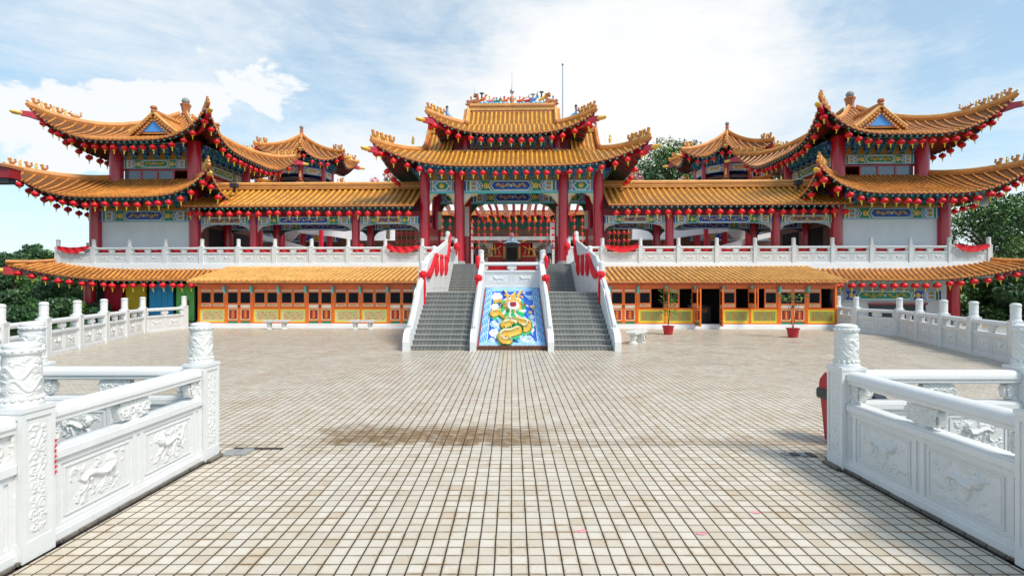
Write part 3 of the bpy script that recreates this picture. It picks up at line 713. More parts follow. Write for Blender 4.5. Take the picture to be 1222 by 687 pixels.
struct(put(g.mesh('ground'), 'ground', None))

# ================================================================== near balustrades
NL = balustrade('stone_balustrade', 'carved white balustrade along the near left edge of the walkway, close to the camera', [(-3.81, 6.28), (-3.83, 4.0), (-3.85, 1.72), (-3.87, -.56)], 2, group='carved white stone balustrades', base_strip=True, nv=2)
balustrade('stone_balustrade', 'carved white balustrade running left from the left corner post of the walkway', [(-3.81, 6.28), (-5.88, 6.28), (-7.95, 6.28), (-10.02, 6.28)], 2, group='carved white stone balustrades', skip_first=True, base_strip=True, nv=2, var0=1)
balustrade('stone_balustrade', 'carved white balustrade along the near right edge of the walkway, bluish in the shade', [(3.93, 6.02), (3.95, 3.74), (3.97, 1.46), (3.99, -.8)], 2, group='carved white stone balustrades', base_strip=True, nv=2)
balustrade('stone_balustrade', 'carved white balustrade running right from the right corner post beside the red bin', [(3.93, 6.02), (6.05, 6.02), (8.17, 6.02), (10.29, 6.02)], 2, group='carved white stone balustrades', skip_first=True, base_strip=True, nv=2, var0=1)
# tiny red painted writing on the near left post
m = MB(); rn = random.Random(5); zz = .86
for k in range(7):
    for q in range(3):
        m.box(-3.62 - .0, -3.616, 4.16 + rn.uniform(-.012, .0), 4.16 + rn.uniform(.006, .016), zz + q * .009, zz + q * .009 + .005, 'lantern_red')
    m.box(-3.62, -3.616, 4.155, 4.159, zz, zz + .024, 'lantern_red'); zz -= .042
m2 = m.mesh('painted_writing', (-3.81 + .0, 6.28, 0)); o = put(m2, 'painted_writing', NL, (-.062, -.03, 0)); o['label'] = 'column of tiny red painted characters'
balustrade('stone_balustrade', 'white stone balustrade curving along the left side of the plaza towards the coloured doors', [(-16.95, 26.45), (-17.2, 23.85), (-16.42, 21.7), (-15.7, 19.7), (-15.0, 17.67), (-14.2, 15.53), (-13.5, 13.5), (-12.8, 11.5)], 1, group='carved white stone balustrades')
balustrade('stone_balustrade', 'white stone balustrade curving along the right side of the plaza before the dark trees', [(16.75, 26.3), (16.33, 24.3), (16.95, 22.4), (16.15, 20.3), (15.43, 18.3), (14.7, 16.3), (13.97, 14.2), (13.2, 12.2)], 1, group='carved white stone balustrades')
# drain slabs by the corner posts
m = MB()
for i, (x, y, w) in enumerate(((-3.64, 6.52, .15), (-3.47, 6.54, .13))): m.box(x, x + w, y - .13, y + .1, .004, .02 + .006 * i, 'stone_grey')
m.box(-3.63, -3.0, 6.66, 6.72, .003, .008, 'black'); put(m.mesh('drain_cover'), 'drain_cover', None)
tag(C.objects['drain_cover'], 'loose grey paving slabs over the drain at the foot of the left corner post', 'drain cover')
m = MB()
for i in range(4): m.box(3.42 + i * .1, 3.5 + i * .1, 6.42 - i * .02, 6.52, .003, .012, 'plastic_dark' if i % 2 else 'stone_grey')
o = put(m.mesh('drain_grate'), 'drain_grate', None); tag(o, 'small dark drain grate at the foot of the right corner post', 'drain')

# ================================================================== bins, benches, plants
def bin_(loc, sc, label, rz=0, lid='bin_red'):
    t = thing('litter_bin', label, 'bin', loc, rz, None, False); t.scale = (sc,) * 3
    b = MB(); P = [(.17, 0), (.2, .03), (.25, .62), (.265, .63)]; tf = lambda x, y, z: (x, y, z)
    b.lathe((0, 0, 0), P, 4, 'bin_red', tf=lambda x, y, z: ((x + y) * .75, (y - x) * .75, z)); put(b.mesh('bin_body'), 'bin_body', t)
    b = MB(); b.lathe((0, 0, .62), [(.29, 0), (.3, .03), (.3, .12), (.28, .15)], 4, 'plastic_dark', tf=lambda x, y, z: ((x + y) * .75, (y - x) * .75, z)); put(b.mesh('bin_rim'), 'bin_rim', t)
    b = MB(); b.lathe((0, 0, .77), [(.27, 0), (.26, .12), (.2, .22), (.08, .26)], 4, lid, tf=lambda x, y, z: ((x + y) * .75, (y - x) * .75, z))
    b.box(-.12, .12, -.3, -.2, .8, .9, 'black'); o = put(b.mesh('bin_lid'), 'bin_lid', t)
bin_((4.46, 6.92, 0), .95, 'tall red litter bin with dark rim beside the right corner post', .1)
bin_((5.02, 7.1, 0), .62, 'low litter bin with black lid seen through the right balustrade', .3, 'plastic_dark')
def bench(x, y, label, rz=0, near=False):
    t = thing('stone_bench', label, 'bench', (x, y, 0), rz, 'stone benches before the arcade', True)
    b = MB()
    b.prism([(-.6, .38), (.6, .38), (.63, .41), (.63, .46), (.6, .48), (-.6, .48), (-.63, .46), (-.63, .41)], -.19, .19, 'bench_stone', ident); put(b.mesh('seat'), 'seat', t)
    for s_ in (-1, 1):
        b = MB()
        if near and s_ > 0:
            b.box(-.17, .17, -.15, .15, 0, .38, 'bench_stone'); b.tube([(.12 * math.cos(a), -.16, .19 + .12 * math.sin(a)) for a in [2 * PI * k / 16 for k in range(17)]], .018, 5, 'stone_grey', caps=False)
        else: b.lathe((0, 0, 0), [(.17, 0), (.17, .05), (.1, .1), (.09, .15), (.14, .24), (.1, .31), (.16, .34), (.16, .38)], 12, 'bench_stone')
        me = b.mesh('leg'); smooth_by_angle(me); put(me, 'leg', t, (s_ * .38, 0, 0))
bench(-11.95, 25.7, 'white stone bench on the left, before the first green panels from the outer end')
bench(-7.55, 25.7, 'white stone bench on the left, nearer the stairs')
bench(4.75, 19.6, 'weathered stone bench with carved block leg at the right foot of the stairs', 1.0, True)
def leafy(t, n, cx, cy, z0, z1, rad, size, seed, m='leaf_bright', droop=.3):
    rn = random.Random(seed); b = MB()
    for i in range(n):
        a = rn.uniform(0, 2 * PI); r = rad * math.sqrt(rn.random()); z = rn.uniform(z0, z1); L = size * rn.uniform(.7, 1.2)
        p = Vector((cx + r * math.cos(a), cy + r * math.sin(a), z)); d = Vector((math.cos(a + rn.uniform(-.6, .6)), math.sin(a), rn.uniform(-droop, .5))).normalized(); w = d.cross(Vector((rn.uniform(-.5, .5), rn.uniform(-.5, .5), 1))).normalized() * L * .16
        b.add([p, p + d * L * .5 + w, p + d * L, p + d * L * .5 - w], [(0, 1, 2, 3)], m)
    return b
def potted(x, y, label, h, kind):
    t = thing('potted_plant', label, 'potted plant', (x, y, 0), 0, None, True)
    b = MB(); b.lathe((0, 0, 0), [(.17, 0), (.19, .03), (.24, .34), (.27, .35), (.27, .4), (.24, .4), (.23, .36)], 18, 'bin_red'); b.lathe((0, 0, .3), [(.2, 0), (.21, .06)], 12, 'soil'); put(b.mesh('pot', smooth=False), 'pot', t)
    rn = random.Random(int(x * 10)); b = MB(); stems = []
    for k in range(4 if kind else 3):
        a = rn.uniform(0, 6); q = [(0, 0, .36), (.06 * math.cos(a), .06 * math.sin(a), h * .4), (rn.uniform(.1, .3) * math.cos(a), .2 * math.sin(a), h * rn.uniform(.8, 1))]
        b.tube(q, [.018, .013, .007], 5, 'bark'); stems.append(q[-1])
    put(b.mesh('stem'), 'stem', t)
    f = MB()
    for i, (sx_, sy_, sz) in enumerate(stems):
        for q in range(3 if kind == 0 else 1):
            z = sz * (1 - .22 * q); l = leafy(t, 30 if kind == 0 else 13, sx_ * (1 - .2 * q), sy_, z - .12, z + .14, .2, .2 if kind == 0 else .32, i * 7 + q, 'leaf_bright'); f.add(l.v, l.f, 'leaf_bright')
    put(f.mesh('foliage'), 'foliage', t)
potted(7.05, 23.3, 'sparse leafy shrub in a red pot before the right arcade, left of the open doorway', 2.1, 0)
potted(11.95, 22.1, 'palm-like plant in a small red pot before the closed right-hand door', 1.8, 1)

# ================================================================== ground storey with orange doors
def sash_mesh(w, z0, z1, t=.05):
    b = MB(); f = .07
    b.box(0, f, -t, 0, z0, z1, 'orange'); b.box(w - f, w, -t, 0, z0, z1, 'orange'); b.box(f, w - f, -t, 0, z0, z0 + .06, 'orange'); b.box(f, w - f, -t, 0, z1 - .06, z1, 'orange')
    b.box(f, w - f, -t, 0, z0 + .18, z0 + .25, 'orange'); b.box(f, w - f, -t, 0, z1 - .21, z1 - .15, 'orange')
    for a, c in ((z0 + .06, z0 + .18), (z1 - .15, z1 - .06)):
        b.box(f, w - f, -t + .02, -.004, a, c, 'cream'); b.box(f + .05, w - f - .05, -t + .012, -t + .02, a + .03, c - .03, 'ochre')
    for x in (f, w - f - .018): b.box(x, x + .018, -t + .008, -.006, z0 + .25, z1 - .21, 'brown')
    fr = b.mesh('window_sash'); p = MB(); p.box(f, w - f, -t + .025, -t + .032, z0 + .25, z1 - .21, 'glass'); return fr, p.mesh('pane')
def fret(b, x0, x1, z0, z1, y, m, rs):
    rn = random.Random(rs); n = max(2, int((x1 - x0) / .12)); k = max(2, int((z1 - z0) / .12)); w = (x1 - x0) / n; h = (z1 - z0) / k
    for i in range(n):
        for j in range(k):
            cx, cz = x0 + w * (i + .5), z0 + h * (j + .5); q = (i + j) % 3
            if q == 0: b.tube([(cx + .32 * w * math.cos(a), y, cz + .32 * h * math.sin(a)) for a in [k_ * PI / 4 for k_ in range(9)]], .009, 4, m, False)
            elif q == 1: b.box(cx - w * .42, cx + w * .42, y - .006, y + .006, cz - .01, cz + .01, m); b.box(cx - .01, cx + .01, y - .0075, y + .006, cz - h * .42, cz + h * .42, m)
            else: b.box(cx - w * .3, cx + w * .3, y - .006, y + .006, cz - h * .3, cz - h * .3 + .018, m); b.box(cx - w * .3, cx + w * .3, y - .006, y + .006, cz + h * .3 - .018, cz + h * .3, m)
def panel_mesh(w, left):
    b = MB(); z0, z1 = .3, .98
    b.box(0, w, -.05, 0, z0 - .06, z0, 'orange'); b.box(0, w, -.05, 0, z1, z1 + .08, 'orange')
    b.box(0, w, -.02, 0, z0, z1, 'yellow' if not left else 'panel_pale'); f = .06
    for q in ((0, w, z0, z0 + f), (0, w, z1 - f, z1), (0, f, z0 + f, z1 - f), (w - f, w, z0 + f, z1 - f)): b.box(q[0], q[1], -.04, -.02, q[2], q[3], 'yellow')
    b.box(f + .05, w - f - .05, -.026, -.02, z0 + f + .04, z1 - f - .04, 'panel_green' if not left else 'panel_pale')
    fret(b, f + .08, w - f - .08, z0 + f + .06, z1 - f - .06, -.032, 'orange', 1); fret(b, f + .14, w - f - .02, z0 + f + .1, z1 - f - .02, -.03, 'green' if not left else 'panel_green', 2)
    return b.mesh('wall_panel')
def leaf_mesh(w):
    b = MB(); t = .06; f = .075; z0, z1 = .16, 2.06
    b.box(0, f, -t, 0, z0, z1, 'orange'); b.box(w - f, w, -t, 0, z0, z1, 'orange')
    for a, c in ((z0, z0 + .06), (.36, .42), (1.0, 1.06), (1.22, 1.3), (1.86, 1.92), (z1 - .05, z1)): b.box(f, w - f, -t, 0, a, c, 'orange')
    b.box(f, w - f, -t + .02, 0, z0 + .06, .36, 'green'); b.box(f, w - f, -t + .02, 0, .42, 1.0, 'panel_pale'); b.box(f, w - f, -t + .02, 0, 1.06, 1.22, 'cream'); b.box(f, w - f, -t + .02, 0, 1.92, z1 - .05, 'cream')
    b.box(f + .05, w - f - .05, -t + .012, -t + .02, .47, .95, 'deep_red')
    c = w / 2
    for z in (.58, .71, .84): b.tube([(c + .085 * math.cos(a), -t + .005, z + .06 * math.sin(a)) for a in [k * PI / 5 for k in range(11)]], .016, 5, 'orange', False); b.blob((c, -t + .01, z), (.04, .02, .035), 'gold', 6, 4)
    d = b.mesh('door_leaf'); p = MB(); p.box(f, w - f, -t + .03, -t + .036, 1.3, 1.86, 'glass'); return d, p.mesh('pane')
BW = 1.44; PW = .1; sw = (BW - PW) / 2
SASH = sash_mesh(sw - .01, 1.08, 2.06); LEAF = leaf_mesh(sw - .005); PANEL = {-1: panel_mesh(BW - PW, True), 1: panel_mesh(BW - PW, False)}
HAND = MB(); HAND.tube([(0, -.1, 1.08), (0, -.1, 1.2)], .014, 6, 'plastic_dark'); HAND.blob((0, -.075, 1.14), (.03, .02, .03), 'plastic_dark', 8, 4); HAND = HAND.mesh('handle')
for sx, side in ((-1, 'left'), (1, 'right')):
    B = Bld('door_arcade', 'low arcade of orange lattice doors under a tiled awning, %s of the stairs' % side, 'arcade', (10.7, 26.7, 0), sx, 'ground floor arcades')
    yF = 26.7
    b = MB(); b.box(3.7, 16.75, 26.55, 27.0, 0, .16, 'white_wall'); b.box(3.7, 16.75, 26.62, 27.0, .16, .235, 'white_wall'); B.part(b, 'plinth')
    b = MB(); b.box(3.7, 5.0, yF, yF + .1, .235, 2.3, 'orange'); b.box(5.0, 16.6, yF - .03, yF + .1, 2.06, 2.2, 'orange'); b.box(3.7, 16.8, yF - .06, yF + .12, 2.2, 2.32, 'orange'); B.part(b, 'lintel')
    b = MB(); b.box(3.7, 16.5, 29.45, 29.6, 0, 2.95, 'dark_room'); b.prism([(27.0, 0), (29.6, 0), (29.6, 3.0), (27.0, 2.3)], 16.5, 16.62, 'dark_room', lambda x, d, z: (d, x, z)); b.box(3.7, 16.7, 27.0, 29.45, .1, .16, 'brown'); B.part(b, 'inner_wall')  # walls coloured near-black, the darkness of the rooms painted in
    slope(B, 'awning_roof', 3.75, 16.7, 26.0, 2.44, 29.68, 3.3, .95, .28, .082, 'tile_pale', 'pan', raf=False)
    pat = 'DWWDWWDW'; openw = {1: 'co', 2: 'co', 4: 'co', 5: 'oc', 7: 'cg'}
    for i, ch in enumerate(pat):
        x0 = 5.0 + i * BW
        b = MB(); b.box(x0, x0 + PW, yF - .07, yF + .08, .235, 2.2, 'orange'); po = B.part(b, 'door_post')
        b = MB(); b.prism([(-.2, 2.2), (-.2, 2.05), (-.1, 1.85), (0, 1.8), (0, 2.2)], -.045, .045, 'cyan', lambda a, d, z: (x0 + .05 + d, yF - .07 + a, z)); b.tube([(x0 + .05, yF - .13, 1.82), (x0 + .05, yF - .2, 2.1)], .03, 5, 'cream'); B.part(b, 'eave_bracket', po)
        xa = x0 + PW
        def leafp(me, nm, off, extra=None):
            o = B.at(me[0], nm, None, (xa + (off if sx > 0 else off + sw), yF, 0)); put(me[1], 'pane', o); return o
        if ch == 'W':
            B.at(PANEL[sx], 'wall_panel', None, (xa + (0 if sx > 0 else BW - PW), yF, 0))
            st = openw[i] if sx > 0 else 'cc'
            for q, c_ in enumerate(st):
                if c_ == 'c': leafp(SASH, 'window_sash', q * sw)
                elif c_ == 'o':
                    o = B.at(SASH[0], 'window_sash', None, (xa + q * sw + (0.03 if q == 0 else sw), yF, 0)); o.rotation_euler = (0, 0, -PI / 2 * .93); put(SASH[1], 'pane', o); o['label'] = 'window sash swung open'
        elif i == 3 and sx > 0:
            for xx, rz in ((xa + .03, -PI / 2 * .9), (xa + 2 * sw, -PI / 2 * 1.1)):
                o = B.at(LEAF[0], 'door_leaf', None, (xx, yF, 0)); o.rotation_euler = (0, 0, rz); put(LEAF[1], 'pane', o); o['label'] = 'door leaf standing open'
        else:
            for q in range(2):
                o = leafp(LEAF, 'door_leaf', q * sw); put(HAND, 'handle', o, ((sw - .04) if (q == 0) == (sx > 0) else .035, 0, 0))
            b = MB(); b.box(xa - .05, xa + BW - PW + .05, yF - .12, yF - .01, .1, .165, 'orange'); B.part(b, 'threshold')
    b = MB(); b.box(5.0 + 8 * BW, 5.1 + 8 * BW, yF - .07, yF + .08, .235, 2.2, 'orange'); B.part(b, 'door_post')
# counter in the open doorway
t = thing('reception_counter', 'dark wooden counter with an orange lettered sign inside the open doorway', 'counter', (10.05, 27.7, .16), 0)
b = MB(); b.box(-.6, .6, 0, .4, 0, .95, 'plastic_dark'); b.box(-.65, .65, -.04, .44, .95, 1.02, 'black'); put(b.mesh('counter_body'), 'counter_body', t)
b = MB(); b.box(-.42, .42, -.02, 0, .62, .86, 'brown'); rn = random.Random(3)
for k in range(6):
    x = -.34 + k * .13
    for q in range(4):
        if rn.random() < .8: b.box(x, x + .085, -.028, -.02, .66 + q * .045, .675 + q * .045, 'orange')
    b.box(x + .035, x + .05, -.03, -.02, .66, .82, 'orange')
put(b.mesh('sign'), 'sign', t)
o = MB(); o.lathe((0, 0, 0), [(.07, 0), (.09, .04), (.14, .2), (.13, .3), (.06, .38), (.1, .5), (.11, .58), (.05, .66)], 12, 'stone_grey'); o = put(o.mesh('vase', smooth=True), 'vase', None, bfr((9.75, 27.85, 1.185))); tag(o, 'grey stone figure-shaped vase on the counter in the open doorway', 'vase')

# ================================================================== terrace
T = Bld('temple_terrace', 'broad white terrace that carries the temple above the arcades', 'terrace', (0, 30, 0))
b = MB(); b.box(-27.25, 27.25, 29.98, 63, 3.3, 3.5, 'white_wall'); T.part(b, 'floor_slab')
for sx in (-1, 1):
    b = MB(); xs = sorted((3.62 * sx, 27.25 * sx)); b.box(xs[0], xs[1], 29.7, 29.978, 2.7, 3.52, 'white_wall'); T.part(b, 'front_wall')
    b = MB(); xs = sorted((27.0 * sx, 27.25 * sx)); b.box(xs[0], xs[1], 29.98, 63, 2.7, 3.298, 'white_wall'); T.part(b, 'side_wall')
ODD = {-1: 'left', 1: 'right'}
for sx in (-1, 1):
    pts = [((27.1 - 2.185 * i) * sx, 29.85) for i in range(11)] + [(3.3 * sx, 29.9)]
    balustrade('stone_balustrade', 'long white terrace balustrade above the %s arcade roof' % ODD[sx], pts, 1, .887, 'carved white stone balustrades', True, 3.5)
    balustrade('stone_balustrade', 'white terrace balustrade running back along the far %s side' % ODD[sx], [(27.1 * sx, 29.85), (27.1 * sx, 32.0), (27.1 * sx, 34.2), (27.1 * sx, 36.4)], 0, .887, 'carved white stone balustrades', True, 3.5, skip_first=True)
    for i in range(11):                                            # red cloth behind every opening
        x1 = 27.1 - 2.185 * i - .14; x0 = 27.1 - 2.185 * (i + 1) + .14 if i < 10 else 3.45
        rn = random.Random(i + 50 * sx); hang = i in (0,) or (i == 9)
        b = MB(); yy = 29.6 if i in (0, 9) else 30.03
        def P(a, c, x0=x0, x1=x1, i=i, hang=hang):
            u = a / 24; x = x0 + (x1 - x0) * u
            top = (1.1 - .1 * math.sin(PI * u)) if i in (0, 9) else .9 - .05 * math.sin(PI * u); h = (.36 if i in (0, 9) else .26) * (math.sin(PI * (.08 + .84 * u))) ** .5
            z = 3.5 + top - h * c / 4 ; return (x * sx, yy + .03 * math.sin(u * 25 + c) + .02 * math.sin(c), z)
        b.grid(P, 24, 4, 'cloth_red')
        base = (0, 29.9, 3.5); o = put(b.mesh('red_drape', ((x0 + x1) / 2 * sx, 30, 3.5)), 'red_drape', None, bfr(((x0 + x1) / 2 * sx, 30, 3.5)), (0, 0, PHI))
        md = o.modifiers.new('thickness', 'SOLIDIFY'); md.thickness = .015
        who = 'outermost' if i == 0 else ORD[i + 1] if i < 10 else 'innermost'
        tag(o, 'red cloth %s the %s terrace balustrade, %s' % ('sagging over' if i == 9 else 'behind', ODD[sx], who + ' panel from the outer corner' if i < 10 else 'short last panel beside the stairs') if i else 'red cloth sagging over the outermost panel of the %s terrace balustrade' % ODD[sx], 'drape', 'red cloths along the terrace rail')

# ground floor below the corner pavilions, with skirt roof
def skirt(B, sx):
    b = MB(); rf = MB(); faces = [(-PI / 2, 28.0, 15.0, 27.2, 14.2, 16.55, None), (0, 15.0, 28.0, 14.2, 27.2, -15.0, -4.0)]
    cx, cy = 0, 44.0; out = []
    for th, A, D, a, d, lo, hi in faces:
        nx, ny = round(math.cos(th), 6), round(math.sin(th), 6); tx, ty = -ny, nx
        W = lambda s, A=A, a=a: A - s * (A - a)
        def P(u, s, nx=nx, ny=ny, tx=tx, ty=ty, A=A, D=D, d=d, W=W):
            w = W(s); dd = max(0, 1 - (w - abs(u)) / 6.) if abs(u) < w else 1.; e = dd ** 2.4
            z = 2.62 + .66 * (.7 * s + .3 * s * s) + .85 * e * (1 - s * .6); fl = .7 * e * (1 - s)
            uu = u + math.copysign(fl, u); o = D - s * (D - d) + fl
            return (cx + tx * uu + nx * o, cy + ty * uu + ny * o, z)
        out.append((P, W))
        lo_ = lambda s, W=W, lo=lo: max(-W(s), lo); hi_ = lambda s, W=W, hi=hi: min(W(s), hi) if hi is not None else W(s)
        nu = 30; ns = 5
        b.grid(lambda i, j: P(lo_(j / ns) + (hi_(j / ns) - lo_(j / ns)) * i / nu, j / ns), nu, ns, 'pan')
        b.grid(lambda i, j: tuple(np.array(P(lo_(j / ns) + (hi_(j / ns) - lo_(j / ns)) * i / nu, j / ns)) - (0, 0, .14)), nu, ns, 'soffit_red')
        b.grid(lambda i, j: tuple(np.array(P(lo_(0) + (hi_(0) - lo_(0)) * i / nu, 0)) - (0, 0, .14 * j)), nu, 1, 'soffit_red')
        sm = lambda u, A=A, a=a: 1. if abs(u) <= a else max(0., (A - abs(u)) / (A - a))
        L0, L1 = lo_(0), hi_(0); n = int((L1 - L0) / .29); us = [L0 + .1 + .29 * k for k in range(n)]
        ribs(b, P, us, sm, (tx, ty, 0), math.hypot(D - d, .66), .08, 'tile'); drips(b, P, [u + .145 for u in us], (tx, ty, 0), w=.12)
        for k in range(int((L1 - L0) / .34)):
            u = L0 + .1 + .34 * k; p0 = Vector(P(u, 0)) - Vector((0, 0, .2)); p1 = Vector(P(u, .6)) - Vector((0, 0, .2)); d_ = (p0 - p1).normalized(); a_ = p0 - d_ * .08
            rf.tube([p1, a_], .045, 5, 'dark_green'); rf.tube([a_, a_ + d_ * .03], .06, 8, 'cyan')
    ro = B.part(b, 'skirt_roof', auto=True); B.part(rf, 'rafters', ro)
    P, W = out[0]; h = MB(); pts = [Vector(P(W(1 - q / 8), 1 - q / 8)) + Vector((0, 0, .12)) for q in range(9)]
    h.tube([pts[0] + Vector((-.0, .3, .3)), *pts], .13, 6, 'ridge'); B.part(h, 'hip_ridge', ro, auto=True)
    k = MB(); e = pts[-1]; o_ = Vector((.7, -.7, 0)); k.tube([e - o_ * 3.2 - Vector((0, 0, .62)), e - o_ * 1.2 - Vector((0, 0, .6)), e + o_ * .1 - Vector((0, 0, .5))], .2, 4, 'red', sq=(.8, 1.5)); k.tube([e + o_ * .1 - Vector((0, 0, .5)), e + o_ * .35 - Vector((0, 0, .48)), e + o_ * .7 - Vector((0, 0, .4))], [.15, .13, .04], 8, 'gold'); B.part(k, 'corner_beam', ro)
    return out
SK = {}
for sx in (-1, 1):
    B = Bld('pavilion_ground_floor', 'ground floor under the %s pavilion, %s' % (ODD[sx], 'red, yellow, blue and green doors' if sx < 0 else 'white wall and painted beam, skirt roof'), 'building', (22, 31, 0), sx)
    SK[sx] = skirt(B, sx)
    for x in (18.7, 25.8): column(B, x, 30.6, 0, 2.9, .3, m='deep_red' if x < 20 else 'red')
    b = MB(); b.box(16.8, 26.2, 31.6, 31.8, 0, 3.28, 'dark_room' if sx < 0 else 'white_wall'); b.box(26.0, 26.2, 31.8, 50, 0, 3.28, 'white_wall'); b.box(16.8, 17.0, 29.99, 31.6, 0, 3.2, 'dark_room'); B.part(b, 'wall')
    b = MB(); brackets(b, frame(16.9, 31.0, 2.6, 0), 9.3, .6, .6, .5, 'dark_green'); B.part(b, 'brackets')
    if sx < 0:
        for (a, c, m_, lb) in ((24.3, 25.45, 'door_red', 'red'), (22.85, 24.1, 'door_yellow', 'yellow'), (21.1, 22.6, 'door_blue', 'blue'), (19.75, 20.9, 'door_green', 'green')):
            b = MB(); b.box(a, c, 31.3, 31.42, .05, 2.35, m_)
            for q in range(5): x = a + (c - a) * q / 4; b.box(x - .02 if q else x, x + .02 if q < 4 else x, 31.28, 31.3, .05, 2.35, m_)
            if lb == 'green':
                for q in ((20.1, 20.6, .9, 1.35),): b.box(q[0], q[1], 31.26, 31.28, q[2], q[3], 'brown'); b.box(q[0] + .06, q[1] - .06, 31.25, 31.26, q[2] + .06, q[3] - .06, 'panel_pale')
            B.part(b, 'door', label='%s folding door' % lb)
    else:
        b = MB(); painted_beam(b, frame(18.9, 31.3, 1.35, 0), 6.6, .62, 'green', 'blue'); B.part(b, 'painted_beam')
        b = MB(); b.box(21.6, 24.9, 31.5, 31.58, .1, 1.1, 'plastic_dark'); b.box(21.5, 25.0, 31.46, 31.5, 1.1, 1.2, 'red'); b.box(23.2, 23.35, 31.44, 31.5, .1, 1.1, 'red'); B.part(b, 'dark_screen')

# ================================================================== staircase
S = Bld('grand_staircase', 'wide tiled staircase in two flights with white parapets rising to the temple hall', 'staircase', (0, 17.3, 0), bf=False)
def flight(name, x0, x1, y0, y1, z0, z1, n, to=None):
    b = MB(); h = (z1 - z0) / n; d = (y1 - y0) / n
    for i in range(n):
        ya = y0 + d * i; za = z0 + h * (i + 1)
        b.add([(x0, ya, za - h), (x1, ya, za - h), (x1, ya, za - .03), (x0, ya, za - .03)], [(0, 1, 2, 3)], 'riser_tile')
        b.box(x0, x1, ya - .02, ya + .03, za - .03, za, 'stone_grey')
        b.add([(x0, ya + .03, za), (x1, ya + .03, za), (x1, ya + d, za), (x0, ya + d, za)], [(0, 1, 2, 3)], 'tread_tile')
    return S.part(b, name)
for s_ in (-1, 1): flight('lower_flight', *sorted((1.22 * s_, 3.42 * s_)), 17.3, 20.8, 0, 1.93, 12)
b = MB(); b.box(-3.42, -1.22, 20.8, 22.9, 1.5, 1.93, 'tread_tile'); b.box(1.22, 3.42, 20.8, 22.9, 1.5, 1.93, 'tread_tile'); b.box(-3.42, 3.42, 22.9, 27.5, 1.5, 1.93, 'tread_tile'); S.part(b, 'landing')
flight('upper_flight', -3.42, 3.42, 27.5, 30.0, 1.93, 3.5, 11)
for s_ in (-1, 1):
    tf = lambda y, d, z, s_=s_: (s_ * (3.42 + d), y, z)
    b = MB(); b.prism([(17.0, 0), (17.0, .3), (17.12, .55), (17.35, .7), (17.6, .72), (18.0, 1.0), (18.9, 1.75), (19.05, 2.0), (19.35, 2.12), (19.9, 2.45), (20.3, 2.6), (20.6, 2.95), (21.3, 3.3), (28.0, 4.62), (28.3, 4.62), (28.3, 3.6), (29.9, 3.6), (29.9, 0)], 0, .22, 'white', tf)
    for y0 in (21.9, 23.6, 25.3): b.box(*sorted((s_ * 3.405, s_ * 3.42)), y0, y0 + 1.3, 2.1, 2.75, 'white_carved')
    b.tube([(s_ * 3.53, y, z + .06) for y, z in ((17.6, .72), (18.0, 1.0), (18.9, 1.75), (19.35, 2.12), (20.3, 2.6))], .07, 8, 'white'); b.tube([(s_ * 3.53, y, z + .06) for y, z in ((20.6, 2.95), (21.3, 3.3), (28.0, 4.62))], .08, 8, 'white')
    po = S.part(b, 'outer_parapet')
    for y, z0, zt in ((20.15, 2.3, 3.15), (23.2, 3.2, 4.0), (28.1, 4.2, 5.2)):
        b = MB(); b.box(s_ * 3.53 - .13, s_ * 3.53 + .13, y - .13, y + .13, z0, zt - .35, 'white'); b.lathe((s_ * 3.53, y, zt - .35), [(.12, 0), (.12, .28), (.1, .33), (.04, .36)], 12, 'white'); S.part(b, 'newel_post', po)
    tf = lambda y, d, z, s_=s_: (s_ * (1.2 + d), y, z)
    b = MB(); b.prism([(17.0, 0), (17.0, .3), (17.2, .62), (17.5, .7), (19.0, 1.55), (20.7, 2.3), (20.7, 2.45), (21.0, 2.45), (21.1, 2.7), (22.3, 3.15), (22.5, 3.15), (22.5, 1.5), (22.3, 0)], 0, .2, 'white', tf)
    b.tube([(s_ * 1.3, y, z + .05) for y, z in ((17.5, .7), (19.0, 1.55), (20.7, 2.3))], .065, 8, 'white'); b.box(s_ * 1.3 - .11, s_ * 1.3 + .11, 20.75, 20.97, 2.2, 2.62, 'white'); S.part(b, 'inner_parapet')
b = MB(); b.box(-1.19, 1.19, 22.55, 24.5, 1.6, 2.1, 'white_wall'); S.part(b, 'platform')
balustrade('stone_balustrade', 'short white balustrade at the head of the dragon relief between the two stairs', [(-1.36, 22.62), (1.36, 22.62)], 1, 1., 'carved white stone balustrades', True, 2.1)

# dragon relief: a coloured carved slab between the stairs
def slab_uv(cx, cy):                                # crop coordinate of the design -> slab plane (across, up the slope)
    px, py = 560 + cx / 8.08, 340 + cy / 8.08; q = (344 - py) / 611; t_ = (q * 17.35 + 2.02) / (2.02 - 5.15 * q); Y = 17.35 + 5.15 * t_
    return ((px - 611) / 611 * Y, t_ * 5.53)
DR = thing('dragon_relief', 'sloping carved slab with a golden dragon on bright blue among clouds', 'relief slab', (0, 17.35, .1), 0, None, False)
SL = math.atan2(2.0, 5.15)
KV = .42; nx, nz = 170, 330; us = np.linspace(-1.17, 1.17, nx + 1); vs_ = np.linspace(0, 5.52, nz + 1); U, V0 = np.meshgrid(us, vs_); V = V0 * KV
Hh = np.full_like(U, .002); K = np.zeros(U.shape, int); mats_ = ['sky_paint', 'pale_blue', 'light_blue', 'green', 'tile_gold', 'white', 'gold', 'cream', 'deep_red', 'black', 'blue']
mat('dragon_gold', (.74, .38, .03), .35, .15, 8); mat('dragon_green', (.03, .42, .16), .4, .2, 8); mat('relief_blue', (.012, .10, .55), .45, .1, 6); mat('relief_pale', (.30, .54, .80), .45, .06, 6)
mats_[0] = 'relief_blue'; mats_[1] = 'relief_pale'; mats_[3] = 'dragon_green'; mats_[4] = 'dragon_gold'
